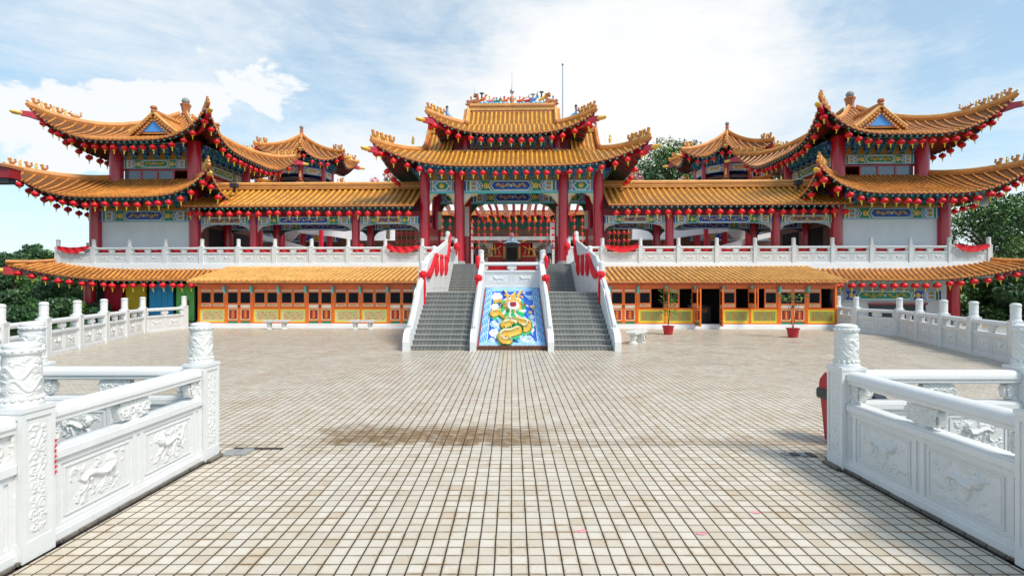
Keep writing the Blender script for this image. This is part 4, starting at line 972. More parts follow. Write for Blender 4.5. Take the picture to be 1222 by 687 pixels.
def lay(strokes, k, sc=1., base=0.):
    h = height(U, V, [[(x, z * KV, r) for x, z, r in q] for q in strokes], sc); h2 = np.where(h > 0, h + base, 0); mk = h2 > Hh; Hh[mk] = h2[mk]; K[mk] = k
def cs(pts, r0, r1, n=24):                          # smooth curve through crop points
    P = [np.array(slab_uv(*p)) for p in pts]; out = []
    for i in range(len(P) - 1):
        p0, p1, p2, p3 = P[max(i - 1, 0)], P[i], P[i + 1], P[min(i + 2, len(P) - 1)]
        for q in range(8):
            t_ = q / 8; c_ = .5 * ((2 * p1) + (p2 - p0) * t_ + (2 * p0 - 5 * p1 + 4 * p2 - p3) * t_ ** 2 + (-p0 + 3 * p1 - 3 * p2 + p3) * t_ ** 3); f = (i + t_) / (len(P) - 1); out.append((c_[0], c_[1], r0 + (r1 - r0) * f))
    out.append((*P[-1], r1)); return out
bord = (abs(U) > .86) | (V0 > 5.05) | (V0 < .3); K[bord] = 2; Hh[bord] = .012; outer_ = (abs(U) > 1.13) | (V0 < .06); K[outer_] = 8; Hh[outer_] = .03
for s_ in (-1, 1):
    for k in range(3): lay([[(s_ * (.92 + .075 * k + .04 * math.sin(v * 9 + k)), v, .02) for v in np.linspace(.1, 5.4, 300)]], 1, 1., .012)
    lay([[(s_ * (.87), v, .012) for v in np.linspace(.3, 5.05, 100)]], 5, 1., .012)
for k in range(5): lay([[(u, 5.12 + k * .095 + .05 * math.sin(u * 9 + k), .022) for u in np.linspace(-.85, .85, 90)]], 1, 1., .012)
for k in range(3): lay([[(u, .1 + k * .085 + .035 * math.sin(u * 14 + k), .02) for u in np.linspace(-1.1, 1.1, 120)]], 1, 1., .012)
rn = random.Random(9)
for cx, cy, R_, col in ((265, 120, 62, 7), (290, 165, 40, 1), (245, 220, 45, 7), (520, 335, 34, 5), (600, 380, 40, 5), (590, 440, 36, 7), (235, 385, 40, 1), (280, 410, 44, 1), (235, 470, 44, 7), (270, 500, 36, 7), (215, 550, 34, 1), (500, 535, 42, 1), (570, 540, 46, 5), (600, 560, 34, 1), (600, 320, 30, 1), (225, 290, 30, 5), (590, 130, 36, 1)):
    c0 = slab_uv(cx, cy); r_ = R_ / 8.08 / 611 * 16
    for q in range(6):
        a = q * PI / 3; lay([[(c0[0] + r_ * .7 * math.cos(a), c0[1] + r_ * 1.2 * math.sin(a), r_ * .5)]], col, .5)
    lay([[(c0[0] + (x - c0[0]), c0[1] + (z - c0[1]) / KV * .8, r) for x, z, r in spiral(c0[0], c0[1], r_ * .75, 1.6, r_ * .14, q)]], 5 if col != 5 else 1, 1., .05)
body = [cs([(230, 300), (290, 290), (350, 330), (420, 345), (470, 330)], .17, .15), cs([(330, 415), (400, 400), (480, 440), (545, 445), (560, 405), (500, 385), (430, 372), (370, 368)], .16, .19), cs([(470, 470), (400, 495), (330, 500), (300, 535), (325, 572), (385, 572), (385, 550)], .18, .1), cs([(500, 130), (560, 175), (600, 225), (590, 285), (560, 340)], .15, .08), cs([(240, 180), (300, 175), (340, 200)], .06, .1)]
def over(strokes, k, sc=1., base=0.):
    h = height(U, V, [[(x, z * KV, r) for x, z, r in q] for q in strokes], sc); mk = h > 0; Hh[mk] = h[mk] + base; K[mk] = k
for bi, st in enumerate(body[4:] + body[:1] + [body[1]] + [body[2]]):
    st = [(x, z, r * .8) for x, z, r in st]; ba = .03 + .012 * bi
    for q in range(0, len(st), 2):
        x, z, r = st[q]
        for d in (-1, 1): over([[(x, z + d * r * 1.2, r * .35), (x + rn.uniform(-.5, .9) * r, z + d * r * 3.9, r * .14)]], 3, .8, ba)
    over([[(x, z, r * 1.32) for x, z, r in st]], 3, .35, ba); over([[(x, z, r * 1.1) for x, z, r in st]], 9, .2, ba); over([st], 4, .8, ba + .03)
    over([[(x, z + r * 1.3, r * .17) for x, z, r in st]], 7, 1., ba + .1)
    for q in range(0, len(st), 2):
        x, z, r = st[q]; over([[(x - r * .6, z - r * .9, .008), (x, z - r * .1, .008), (x + r * .6, z - r * .9, .008)]], 8 if q % 4 else 3, 1., ba + .03 + r * .7)
for q in range(46):                                # flames and small swirls filling the ground
    u, v = rn.uniform(-.78, .78), rn.uniform(.45, 4.9); r_ = rn.uniform(.035, .075); m_ = Hh[int(v / 5.52 * nz), int((u + 1.17) / 2.34 * nx)]
    if m_ > .02: continue
    lay([[(u + (x - u), v + (z - v) / KV * .8, r) for x, z, r in spiral(u, v, r_, 1.4, r_ * .28, q, rn.choice((-1, 1)))]], rn.choice((1, 5, 3, 7, 4)), 1., .03)
c0 = slab_uv(420, 235)
for q in range(26): a = q * 2 * PI / 26; over([[(c0[0] + .3 * math.cos(a), c0[1] + .7 * math.sin(a), .06), (c0[0] + .44 * math.cos(a + .12), c0[1] + 1.05 * math.sin(a + .12), .05), (c0[0] + .52 * math.cos(a + .3), c0[1] + 1.3 * math.sin(a + .3), .015)]], 3 if q % 3 else 7, .8, .05)
for q in range(18):                                # mane
    a = q * 2 * PI / 18; lay([[(c0[0] + .36 * math.cos(a) * t_, c0[1] + .85 * math.sin(a) * t_, .085 * (1.3 - t_)) for t_ in np.linspace(.6, 1.15, 8)]], 3 if q % 2 else 4, .8, .04)
lay([[(c0[0] - .12, c0[1] + .1, .25), (c0[0] + .12, c0[1] + .1, .25)], [(c0[0], c0[1] + .7, .2)], [(c0[0] - .2, c0[1] + 1.0, .1), (c0[0] + .2, c0[1] + 1.0, .1)]], 4, .9, .04)
lay([[(c0[0] - .1, c0[1] - .2, .15), (c0[0] + .1, c0[1] - .2, .15)]], 5, .9, .2); lay([[(c0[0] - .05, c0[1] - .25, .1), (c0[0] + .06, c0[1] - .25, .1)]], 8, .9, .27)
for s_ in (-1, 1):
    lay([[(c0[0] + s_ * .15, c0[1] + .6, .065)]], 5, 1., .2); lay([[(c0[0] + s_ * .15, c0[1] + .6, .035)]], 9, 1., .25); lay([[(c0[0] + s_ * (.2 + .2 * t_), c0[1] + 1.1 + .9 * t_ - .2 * t_ * t_, .05 * (1.1 - t_ * .6)) for t_ in np.linspace(0, 1, 12)]], 6, 1., .1); lay([[(c0[0] + s_ * (.1 + .4 * t_), c0[1] + .05 * math.sin(t_ * 7), .022) for t_ in np.linspace(0, 1, 12)]], 8, 1., .2)
lay([[(c0[0], c0[1] + .1, .09)]], 6, 1., .2)
lay([cs([(590, 235), (620, 225), (610, 255)], .03, .02), cs([(440, 100), (400, 130), (340, 120)], .05, .03)], 6, 1., .08)
b = MB(); W_ = nx + 1; ca, sa = math.cos(SL), math.sin(SL)
vv = np.stack([U, V0 * ca - Hh * sa, V0 * sa + Hh * ca], -1).reshape(-1, 3)
me = bpy.data.meshes.new('carving'); fa = [(j * W_ + i, j * W_ + i + 1, (j + 1) * W_ + i + 1, (j + 1) * W_ + i) for j in range(nz) for i in range(nx)]
me.from_pydata(vv.tolist(), [], fa)
for q in mats_: me.materials.append(M[q])
me.polygons.foreach_set('material_index', [int(K[j, i]) for j in range(nz) for i in range(nx)]); smooth_by_angle(me, 60); put(me, 'carving', DR)
b = MB(); tf = lambda x, y, z: (x, y * ca - z * sa, y * sa + z * ca)
b.box(-1.185, 1.185, -.02, 5.54, -.3, -.002, 'bench_stone', tf); b.box(-1.185, 1.185, -.06, -.021, -.25, .06, 'brown', tf); put(b.mesh('slab'), 'slab', DR)

# red swags and bows on the stairs
def cloth_tube(pts, rs, name, label, cat='swag'):
    b = MB(); b.tube(pts, rs, 9, 'cloth_red', sq=(.45, 1.)); base = pts[0]
    me = b.mesh(name, base); smooth_by_angle(me, 60)
    return tag(put(me, name, None, (base), (0, 0, 0)), label, cat, 'red cloth swags on the stairs')
for sx in (-1, 1):
    X = sx * 3.37; P = [(X, 28.0, 5.0), (X, 27.6, 4.4), (X, 27.2, 3.9), (X, 26.8, 3.55), (X, 26.4, 3.5), (X, 26.1, 3.7)]
    cloth_tube(P, [.1, .16, .2, .18, .1, .09], 'red_swag', 'wide red cloth swag below the tall top post, %s outer stair parapet' % ODD[sx])
    for q, (ya, za) in enumerate(((26.0, 3.62), (24.35, 3.55), (22.75, 3.5))):
        b = MB()
        for w in range(3):
            yy = ya + w * .12; b.tube([(X, yy, za), (X, yy - .03, za - .3), (X, yy - .06, za - .6), (X, yy - .05, za - .8 - .08 * (w % 2))], [.07, .1, .12, .06], 8, 'cloth_red', sq=(.5, 1))
        b.blob((X, ya + .1, za + .03), (.12, .2, .14), 'cloth_red', 8, 5)
        me = b.mesh('red_cloth_knot', (X, ya, za)); smooth_by_angle(me, 60); tag(put(me, 'red_cloth_knot', None, ((X, ya, za)), (0, 0, 0)), '%s knotted bunch of red cloth from the top on the %s outer stair parapet' % (ORD[q + 1], ODD[sx]), 'cloth', 'red cloth swags on the stairs')
    cloth_tube([(X, 22.6, 3.55), (X, 22.1, 3.2), (X, 21.5, 2.85), (X, 20.9, 2.65), (X, 20.4, 2.62)], [.1, .15, .2, .2, .12], 'red_swag', 'lower red cloth swag running down to the bow on the %s outer stair parapet' % ODD[sx])
    for (bx, by, bz, lab) in ((3.46, 20.05, 2.62, 'outer'), (1.36, 20.8, 2.5, 'inner')):
        b = MB(); x0 = sx * bx
        for a in range(7): t_ = a * 2 * PI / 7; b.blob((x0 + .09 * math.cos(t_), by - .16, bz + .08 * math.sin(t_)), (.085, .08, .075), 'cloth_red', 8, 5)
        b.blob((x0, by - .2, bz), (.08, .08, .08), 'cloth_red', 8, 5); xs_ = x0 - sx * .05 if lab == 'outer' else x0 + sx * .08
        for q, ln in ((0, 1.35), (1, 1.15)): b.tube([(xs_ - sx * .03 * q, by - .16, bz - .05), (xs_ - sx * .04 * q, by - .17, bz - ln * .5), (xs_ - sx * .02 * q, by - .15, bz - ln)], [.07, .09, .08], 8, 'cloth_red', sq=(1, .4))
        me = b.mesh('red_bow', (x0, by, bz)); smooth_by_angle(me, 60); tag(put(me, 'red_bow', None, ((x0, by, bz)), (0, 0, 0)), 'red rosette bow with hanging tails on the %s %s stair post' % (ODD[sx], lab), 'bow', 'red cloth swags on the stairs')
    b = MB(); b.blob((sx * 3.2, 29.7, 4.5), (.2, .1, .25), 'cloth_red', 8, 5); b.tube([(sx * 3.2, 29.68, 4.5), (sx * 3.2, 29.66, 4.0)], [.2, .1], 8, 'cloth_red', sq=(1, .4))
    me = b.mesh('red_bow', (sx * 3.2, 29.7, 4.5)); smooth_by_angle(me, 60); tag(put(me, 'red_bow', None, ((sx * 3.2, 29.7, 4.5)), (0, 0, 0)), 'red bow tied to the last terrace post at the top of the stairs, %s side' % ODD[sx], 'bow', 'red cloth swags on the stairs')
    b = MB(); b.blob((sx * 1.5, 22.45, 3.35), (.1, .12, .2), 'cloth_red', 8, 5); b.tube([(sx * 1.52, 22.4, 3.35), (sx * 1.5, 22.4, 2.95)], [.1, .06], 8, 'cloth_red')
    me = b.mesh('red_bow', (sx * 1.5, 22.45, 3.35)); smooth_by_angle(me, 60); tag(put(me, 'red_bow', None, ((sx * 1.5, 22.45, 3.35)), (0, 0, 0)), 'small red bow on the %s end post above the dragon relief' % ODD[sx], 'bow', 'red cloth swags on the stairs')
b = MB(); b.grid(lambda i, j: (-1.15 + 2.3 * i / 20, 22.74 + .03 * math.sin(i), 2.1 + .99 - .22 * j / 3), 20, 3, 'cloth_red'); o = put(b.mesh('red_drape', (0, 22.74, 2.8)), 'red_drape', None, ((0, 22.74, 2.8)), (0, 0, 0)); o.modifiers.new('thickness', 'SOLIDIFY').thickness = .015
tag(o, 'red cloth behind the openings of the short balustrade above the dragon relief', 'drape', 'red cloth swags on the stairs')

# small pink wax marks on the paving
for i, (x, y, lab) in enumerate(((-.0, 0, ''),)): pass
for px, py, lab in ((690, 634, 'smudged pink mark on the paving near the middle of the walkway'), (838, 637, 'thin pink streak on the paving towards the right balustrade'), (906, 612, 'round pink mark on the paving close to the right balustrade')):
    Y = 2.1 * 611 / (py - 344); X = (px - 611) / 611 * Y; m = MB(); rn = random.Random(px)
    for q in range(4): cx, cy, r = rn.uniform(-.05, .05), rn.uniform(-.015, .015), rn.uniform(.012, .028); m.add([(cx + r * 1.4 * math.cos(a * PI / 5), cy + r * math.sin(a * PI / 5), .003 + q * .0006) for a in range(10)], [tuple(range(10))], 'pink')
    tag(put(m.mesh('wax_mark'), 'wax_mark', None, (X, Y, 0)), lab, 'stain')
# ================================================================== corner pavilions
def dormer(B, roof, cx, cy, th, o1, o0, hw, zb, zt):
    nx, ny = math.cos(th), math.sin(th); tx, ty = -ny, nx
    T_ = lambda u, o, z: (cx + tx * u + nx * o, cy + ty * u + ny * o, z)
    b = MB()
    for s_ in (-1, 1):
        P = lambda v, s, s_=s_: T_(s_ * (hw - hw * s), v, zb + (zt - zb) * (.85 * s + .15 * s * s))
        b.grid(lambda i, j: P(o0 + (o1 - o0) * i / 4, j / 6), 4, 6, 'pan')
        n = int((o1 - o0) / .27); ribs(b, P, [o1 - .1 - .27 * k for k in range(n)], lambda u: 1., (nx, ny, 0), math.hypot(hw, zt - zb), .07, 'tile', 0)
        # raked edge: a band of tile ends down the front of the gable
        for k in range(9):
            s = (k + .5) / 9.5; p = P(o1, s); b.tube([T_(s_ * hw * (1 - s), o1 - .1, p[2] - .12), T_(s_ * hw * (1 - s), o1 + .1, p[2] - .12)], .085, 8, 'ridge'); b.tube([T_(s_ * hw * (1 - s) * .86, o1 - .1, p[2] - .32), T_(s_ * hw * (1 - s) * .86, o1 + .05, p[2] - .32)], .07, 8, 'tile')
        b.tube([Vector(P(o1, q / 6)) + Vector((0, 0, .06)) for q in range(7)], .09, 6, 'tile_pale')
        b.tube([Vector(P(o1 - .12, q / 6)) + Vector((0, 0, .12)) for q in range(7)], .08, 6, 'ridge')
    b.tube([T_(0, o1 + .08, zt + .08), T_(0, o0, zt + .08)], .13, 6, 'ridge', sq=(1, 1.4))
    k = MB(); n_ = [(-hw, zb), (hw, zb), (0, zt)]; b.prism([(-hw * .93, zb), (hw * .93, zb), (0, zt - .1)], o1 - .18, o1 - .1, 'tile', lambda x, d, z: T_(x, d, z))
    g_ = B.part(b, 'gable', roof, auto=True)
    k.prism([(-hw * .62, zb + .12), (hw * .62, zb + .12), (0, zb + (zt - zb) * .7)], o1 - .1, o1 - .06, 'sky_paint', lambda x, d, z: T_(x, d, z)); k.lathe(T_(0, o1 - .02, zt), [(.1, 0), (.16, .1), (.12, .2), (.2, .3), (.16, .42), (.1, .4)], 8, 'ridge_brown')
    B.part(k, 'gable_ornament', roof)
def win(B, x0, x1, z0, z1, y, nm='window', open_=False):
    b = MB(); f = .05
    for q in ((x0, x1, z0, z0 + f), (x0, x1, z1 - f, z1), (x0, x0 + f, z0 + f, z1 - f), (x1 - f, x1, z0 + f, z1 - f)): b.box(q[0], q[1], y - .05, y + .03, q[2], q[3], 'red')
    o = B.part(b, nm); 
    if not open_: b = MB(); b.box(x0 + f, x1 - f, y - .01, y, z0 + f, z1 - f, 'window_glass'); B.part(b, 'pane', o)
PAV = {}
for sx in (-1, 1):
    B = Bld('corner_pavilion', '%s two-storey corner pavilion with sweeping orange roofs and white lower wall' % ODD[sx], 'pavilion', (22.5, 34.7, 3.5), sx, 'two-storey corner pavilions')
    cols = [(19.4, 31.), (25.67, 31.), (19.4, 38.4), (25.67, 38.4)]
    for x, y in cols: column(B, x, y, 3.5, 8.1, .33)
    b = MB(); b.box(19.5, 25.57, 31.1, 31.3, 3.5, 6.3, 'white_wall'); b.box(19.3, 19.45, 31.3, 38.4, 3.5, 6.3, 'brown'); b.box(19.28, 19.3, 32.2, 34.0, 3.5, 5.9, 'dark_room'); b.box(19.28, 19.3, 35.0, 37.2, 3.5, 5.9, 'dark_room'); b.box(25.6, 25.75, 31.3, 38.4, 3.5, 6.3, 'white_wall'); b.box(19.45, 25.6, 38.2, 38.4, 3.5, 6.3, 'white_wall'); b.box(19.6, 25.5, 31.2, 38.2, 6.3, 8.6, 'ochre'); B.part(b, 'wall')  # inner side painted brown with black door panels to stand for interior shade
    for tf, L in ((frame(19.73, 31.1, 6.2, 0), 5.61), (frame(19.45, 38.07, 6.2, -PI / 2), 6.7), (frame(25.6, 31.33, 6.2, PI / 2), 6.7)):
        b = MB(); painted_beam(b, tf, L, .66, 'blue', 'green'); b.box(-.1, L + .1, -.2, 0, .67, .78, 'ochre', tf); B.part(b, 'painted_beam')
        b = MB(); brackets(b, lambda x, y, z, tf=tf: tf(x, y, z + .79), L, 1.0, .75, 1.0); B.part(b, 'brackets')
    r1, P1 = polygon_roof(B, 'lower_roof', (22.5, 34.7), rect_faces(5.3, 6.15, 2.65, 3.0), 7.34, 8.95, 1.5, .5, n=4.6, pw=1.1, figs=(.05, .12, .19, .26, .33), beast_s=0, figscale=.8)
    P1 = [(P1[0]), (P1[1]), (P1[2]), (P1[3])]
    # upper storey
    for x, y in ((20., 31.8), (25., 31.8), (20., 37.6), (25., 37.6)): column(B, x, y, 8.6, 11.3, .38)
    b = MB(); b.box(20.1, 24.9, 32.05, 37.5, 8.6, 8.88, 'red'); b.box(20.1, 24.9, 32.1, 37.5, 9.66, 11.4, 'ochre'); b.box(20.3, 20.4, 32.2, 37.4, 8.88, 9.66, 'red'); b.box(24.6, 24.7, 33.5, 37.4, 8.88, 9.66, 'red'); b.box(20.4, 24.6, 37.3, 37.4, 8.88, 9.66, 'cream'); b.box(20.1, 24.9, 32.04, 32.1, 9.6, 9.66, 'red'); B.part(b, 'wall')
    for q in range(4):
        x0 = 20.38 + q * 1.06; win(B, x0, x0 + 1.05, 8.88, 9.6, 32.02, open_=(q == 0))
    for tf, L in ((frame(20.36, 32.0, 9.66, 0), 4.28), (frame(20.1, 37.25, 9.66, -PI / 2), 5.1), (frame(24.9, 32.2, 9.66, PI / 2), 5.1)):
        b = MB(); painted_beam(b, tf, L, .56, 'green', 'green'); B.part(b, 'painted_beam')
        b = MB(); brackets(b, lambda x, y, z, tf=tf: tf(x, y, z + .57), L, 1.0, .7, 1.1); B.part(b, 'brackets')
    r2, P2 = polygon_roof(B, 'upper_roof', (22.5, 34.7), rect_faces(4.75, 5.35, .25, .25), 10.82, 13.9, 1.75, .5, sag=.42, n=4.0, pw=2.4, figs=(.035, .07, .105, .14, .175, .21), beast_s=.27, figscale=.8, tip_ext=1.0)
    dormer(B, r2, 21.95, 34.7, -PI / 2, 3.8, .2, 1.5, 11.6, 12.85)
    for th in (0, PI): dormer(B, r2, 22.5, 34.7, th, 2.2, .2, 1.1, 12.1, 13.0)
    b = MB(); b.lathe((22.5, 34.7, 13.75), [(.35, 0), (.25, .2), (.3, .3), (.22, .4), (.28, .75), (.36, .95), (.3, 1.0), (.12, 1.02)], 8, 'ridge_brown'); b.blob((22.5, 34.7, 14.95), (.25, .25, .24), 'stone_grey', 12, 7); B.part(b, 'roof_finial', r2, auto=True)
    PAV[sx] = (B, P1, P2)

# ================================================================== galleries
for sx in (-1, 1):
    B = Bld('open_gallery', 'open gallery with red columns and golden tiled roof between hall and %s pavilion' % ODD[sx], 'gallery', (12.5, 32.5, 3.5), sx, 'open galleries beside the hall')
    for x in (9.49, 15.8):
        for y in (31., 34.): column(B, x, y, 3.5, 6.6, .24)
    column(B, 6.0, 34., 3.5, 6.6, .24); column(B, 19.2, 34., 3.5, 6.6, .3)
    for y in (31.05, 34.05):
        for a, c in ((5.6, 9.25), (9.73, 15.56), (16.04, 19.1)):
            b = MB(); tf = frame(a, y, 5.98, 0); L = c - a; painted_beam(b, tf, L, .46, 'ochre' if y < 32 and L < 4 else 'blue', 'green', .1); B.part(b, 'painted_beam')
            b = MB()
            for s_, xx in ((1, a), (-1, c)): b = MB(); b.prism([(xx, 5.97), (xx + s_ * .95, 5.97), (xx + s_ * .6, 5.92), (xx + s_ * .3, 5.84), (xx + s_ * .1, 5.68), (xx, 5.5)], y - .06, y + .02, 'concrete' if y < 32 else 'dark_green', ident); B.part(b, 'corner_brace')
    b = MB(); b.box(5.5, 19.4, 30.8, 34.3, 6.62, 6.72, 'soffit_red'); b.box(5.5, 19.2, 30.98, 31.04, 6.44, 6.62, 'deep_red'); b.box(5.5, 19.2, 33.98, 34.04, 6.44, 6.62, 'deep_red'); B.part(b, 'ceiling')
    slope(B, 'front_roof', 5.75, 19.5, 29.85, 6.98, 32.5, 8.4, .8, .37, .085)
    slope(B, 'rear_roof', 5.75, 19.5, 35.15, 6.98, 32.5, 8.4, .8, .37, .085, raf=False)
    b = MB()
    for z, w, m_ in ((8.38, .22, 'ridge'), (8.52, .16, 'tile_pale'), (8.64, .2, 'ridge')): b.box(5.7, 19.6, 32.5 - w, 32.5 + w, z, z + .11, m_)
    b.tube([(5.7, 32.5, 8.78), (19.6, 32.5, 8.78)], .1, 8, 'tile_pale'); B.part(b, 'roof_ridge')
    b = MB(); b.box(5.5, 19.4, 30.2, 34.6, 3.52, 3.56, 'bench_stone'); B.part(b, 'floor')

# ================================================================== main hall
H = Bld('main_hall', 'central double-roofed temple gate hall with golden tiles, red columns and painted beams', 'temple hall', (0, 33, 3.5))
for y in (31., 35.):
    for x in (-5.25, -3.15, 3.15, 5.25): column(H, x, y, 3.5, 9.2, .3)
    for a, c, ct in ((-4.95, -3.45, 'green'), (-2.85, 2.85, 'blue'), (3.45, 4.95, 'green')):
        b = MB(); tf = frame(a, y + .1, 7.93, 0); L = c - a; painted_beam(b, tf, L, .68, ct, 'green', .14); b.box(0, L, -.12, 0, -.1, -.002, 'cyan', tf); H.part(b, 'painted_beam')
        b = MB()
        for s_, xx in ((1, a), (-1, c)):
            k = .5 if L < 2 else .9
            b = MB(); b.prism([(xx, 7.82), (xx + s_ * k, 7.82), (xx + s_ * k * .8, 7.7), (xx + s_ * k * .4, 7.62), (xx + s_ * k * .15, 7.35), (xx, 7.1)], y, y + .08, 'cream' if y < 32 else 'dark_green', ident); b.tube([(xx + s_ * .06, y - .03, 7.2), (xx + s_ * k * .5, y - .03, 7.7), (xx + s_ * k * .95, y - .03, 7.78)], .03, 5, 'gold'); H.part(b, 'corner_brace')
for tf, L in ((frame(-5.6, 31.1, 8.63, 0), 11.2), (frame(5.4, 31.3, 8.63, PI / 2), 3.5), (frame(-5.4, 34.8, 8.63, -PI / 2), 3.5)):
    b = MB(); brackets(b, tf, L, .85, .62, 1.2); H.part(b, 'brackets')
for s_ in (-1, 1):
    b = MB(); tf = frame(5.35, 31.4, 7.93, PI / 2) if s_ > 0 else frame(-5.35, 34.6, 7.93, -PI / 2); painted_beam(b, tf, 3.2, .68, 'blue', 'green'); H.part(b, 'painted_beam')
    b = MB(); b.box(*sorted((s_ * 5.05, s_ * 5.2)), 31.3, 34.7, 4.6, 5.9, 'red'); H.part(b, 'side_screen')
    b = MB(); b.box(*sorted((s_ * 4.85, s_ * 5.1)), 34.75, 34.82, 6.1, 7.3, 'cream'); b.box(*sorted((s_ * 2.95, s_ * 3.25)), 34.62, 34.69, 5.6, 7.6, 'cream'); H.part(b, 'couplet_board')
r1, HP1 = polygon_roof(H, 'lower_roof', (0, 33), rect_faces(7.2, 4.0, 5.4, 1.9), 9.08, 10.42, 1.2, .5, n=4.5, pw=1.0, tilem='tile_gold', panm='pan_gold', figs=(.04, .12, .2, .28, .36), beast_s=0, figscale=.95)
b = MB(); b.box(-5.3, 5.3, 31.3, 34.7, 9.2, 9.3, 'dark_green'); H.part(b, 'ceiling')
slope(H, 'upper_slope', -3.7, 3.7, 31.12, 10.42, 32.25, 10.72, .9, .28, .065, parent=r1, raf=False)
slope(H, 'upper_slope', -3.7, 3.7, 34.88, 10.42, 33.75, 10.72, .9, .28, .065, parent=r1, raf=False)
for s_ in (-1, 1):
    xa, xb = sorted((s_ * 3.75, s_ * 5.3))
    for yE, yR in ((31.12, 33.), (34.88, 33.)): slope(H, 'gable_slope', xa, xb, yE, 10.42, yR, 12.1, .55, .28, .065, parent=r1, raf=False)
    b = MB()
    for q in (0, 1):
        sg = -1 if q == 0 else 1; b.tube([(s_ * 5.36, 33 + sg * (1.9 - 1.9 * t_), 10.5 + 1.68 * (.55 * t_ + .45 * t_ * t_) + .1) for t_ in np.linspace(0, 1, 8)], .13, 6, 'ridge', sq=(1, 1.3))
    b.box(*sorted((s_ * 3.6, s_ * 5.4)), 32.85, 33.15, 12.05, 12.4, 'ridge'); b.prism([(31.2, 10.45), (34.8, 10.45), (33, 12.0)], s_ * 5.2, s_ * 5.28, 'red', lambda x, d, z: (d, x, z)); H.part(b, 'gable_ridge', r1)
    H.at(BEAST[2], 'ridge_figure', r1, (s_ * 5.25, 33, 12.2), 0, (s_ * .55, .55, .55))
    H.at(BEAST[1], 'ridge_figure', r1, (s_ * 5.9, 30.65, 10.75), 0, (1.2, 1.2, 1.2))
# upper tier
for x in (-2.87, 2.87): column(H, x, 32.3, 10.6, 11.6, .26)
b = MB(); b.box(-2.9, 2.9, 32.45, 33.6, 10.6, 11.7, 'ochre'); b.box(-3.72, 3.72, 32.2, 33.8, 10.2, 10.9, 'deep_red'); b.box(-3.74, 3.74, 32.6, 33.4, 10.9, 11.6, 'deep_red'); H.part(b, 'upper_wall')
b = MB(); brackets(b, frame(-2.6, 32.4, 10.72, 0), 5.2, .85, .65, .9); H.part(b, 'brackets')
r2, HP2 = polygon_roof(H, 'upper_roof', (0, 33), rect_faces(4.5, 2.3, 2.85, 1.3), 11.42, 12.18, 1.05, .45, n=3.6, pw=1.0, tilem='tile_gold', panm='pan_gold', figs=(.05, .13, .21, .29, .37), beast_s=0, figscale=.85)
for yE, yR in ((31.72, 33.), (34.28, 33.)): slope(H, 'upper_slope', -2.72, 2.72, yE, 12.18, yR, 13.55, .6, .28, .065, parent=r2, raf=False)
for s_ in (-1, 1):
    b = MB()
    for sg in (-1, 1): b.tube([(s_ * 2.8, 33 + sg * (1.3 - 1.3 * t_), 12.25 + 1.4 * (.6 * t_ + .4 * t_ * t_) + .08) for t_ in np.linspace(0, 1, 8)], .12, 6, 'tile_pale', sq=(1, 1.3)); b.tube([(s_ * 2.98, 33 + sg * (1.3 - 1.3 * t_), 12.2 + 1.35 * (.6 * t_ + .4 * t_ * t_) + .02) for t_ in np.linspace(0, 1, 8)], .1, 6, 'ridge')
    b.prism([(31.8, 12.2), (34.2, 12.2), (33, 13.4)], s_ * 2.72, s_ * 2.76, 'red', lambda x, d, z: (d, x, z)); b.blob((s_ * 2.82, 31.62, 12.32), (.2, .15, .16), 'ridge_brown', 8, 5); H.part(b, 'verge', r2)
    H.at(BEAST[2], 'ridge_dragon', r2, (s_ * 2.45, 33, 13.75), 0, (-s_ * .9, 1, .9))
    b = MB(); c0 = Vector((s_ * 3.95, 31.35, 12.75)); b.tube([c0 + Vector((-s_ * .45, 0, -.3)), c0 + Vector((-s_ * .15, 0, -.12)), c0, c0 + Vector((0, 0, .28))], [.05, .11, .11, .07], 8, 'light_blue'); b.blob(c0 + Vector((0, 0, .42)), (.09, .09, .12), 'hair', 8, 5); b.blob(c0 + Vector((0, -.03, .33)), (.07, .07, .08), 'skin', 8, 5)
    b.tube([c0 + Vector((0, 0, .2)), c0 + Vector((s_ * .25, 0, .12)), c0 + Vector((s_ * .4, 0, .35))], [.05, .05, .03], 6, 'light_blue'); b.tube([c0 + Vector((-s_ * .4, 0, -.3)), c0 + Vector((-s_ * .65, 0, -.42))], [.05, .03], 6, 'red'); H.part(b, 'ridge_figure', r2, auto=True)
b = MB(); b.box(-2.7, 2.7, 32.82, 33.18, 13.5, 13.72, 'tile_pale'); b.box(-2.7, 2.7, 32.76, 33.24, 13.72, 13.8, 'ridge_brown'); b.box(-2.72, 2.72, 32.8, 33.2, 13.8, 13.93, 'tile_pale'); b.box(-2.6, 2.6, 32.85, 33.15, 13.36, 13.5, 'ridge_brown'); H.part(b, 'roof_ridge', r2)
rn = random.Random(4)
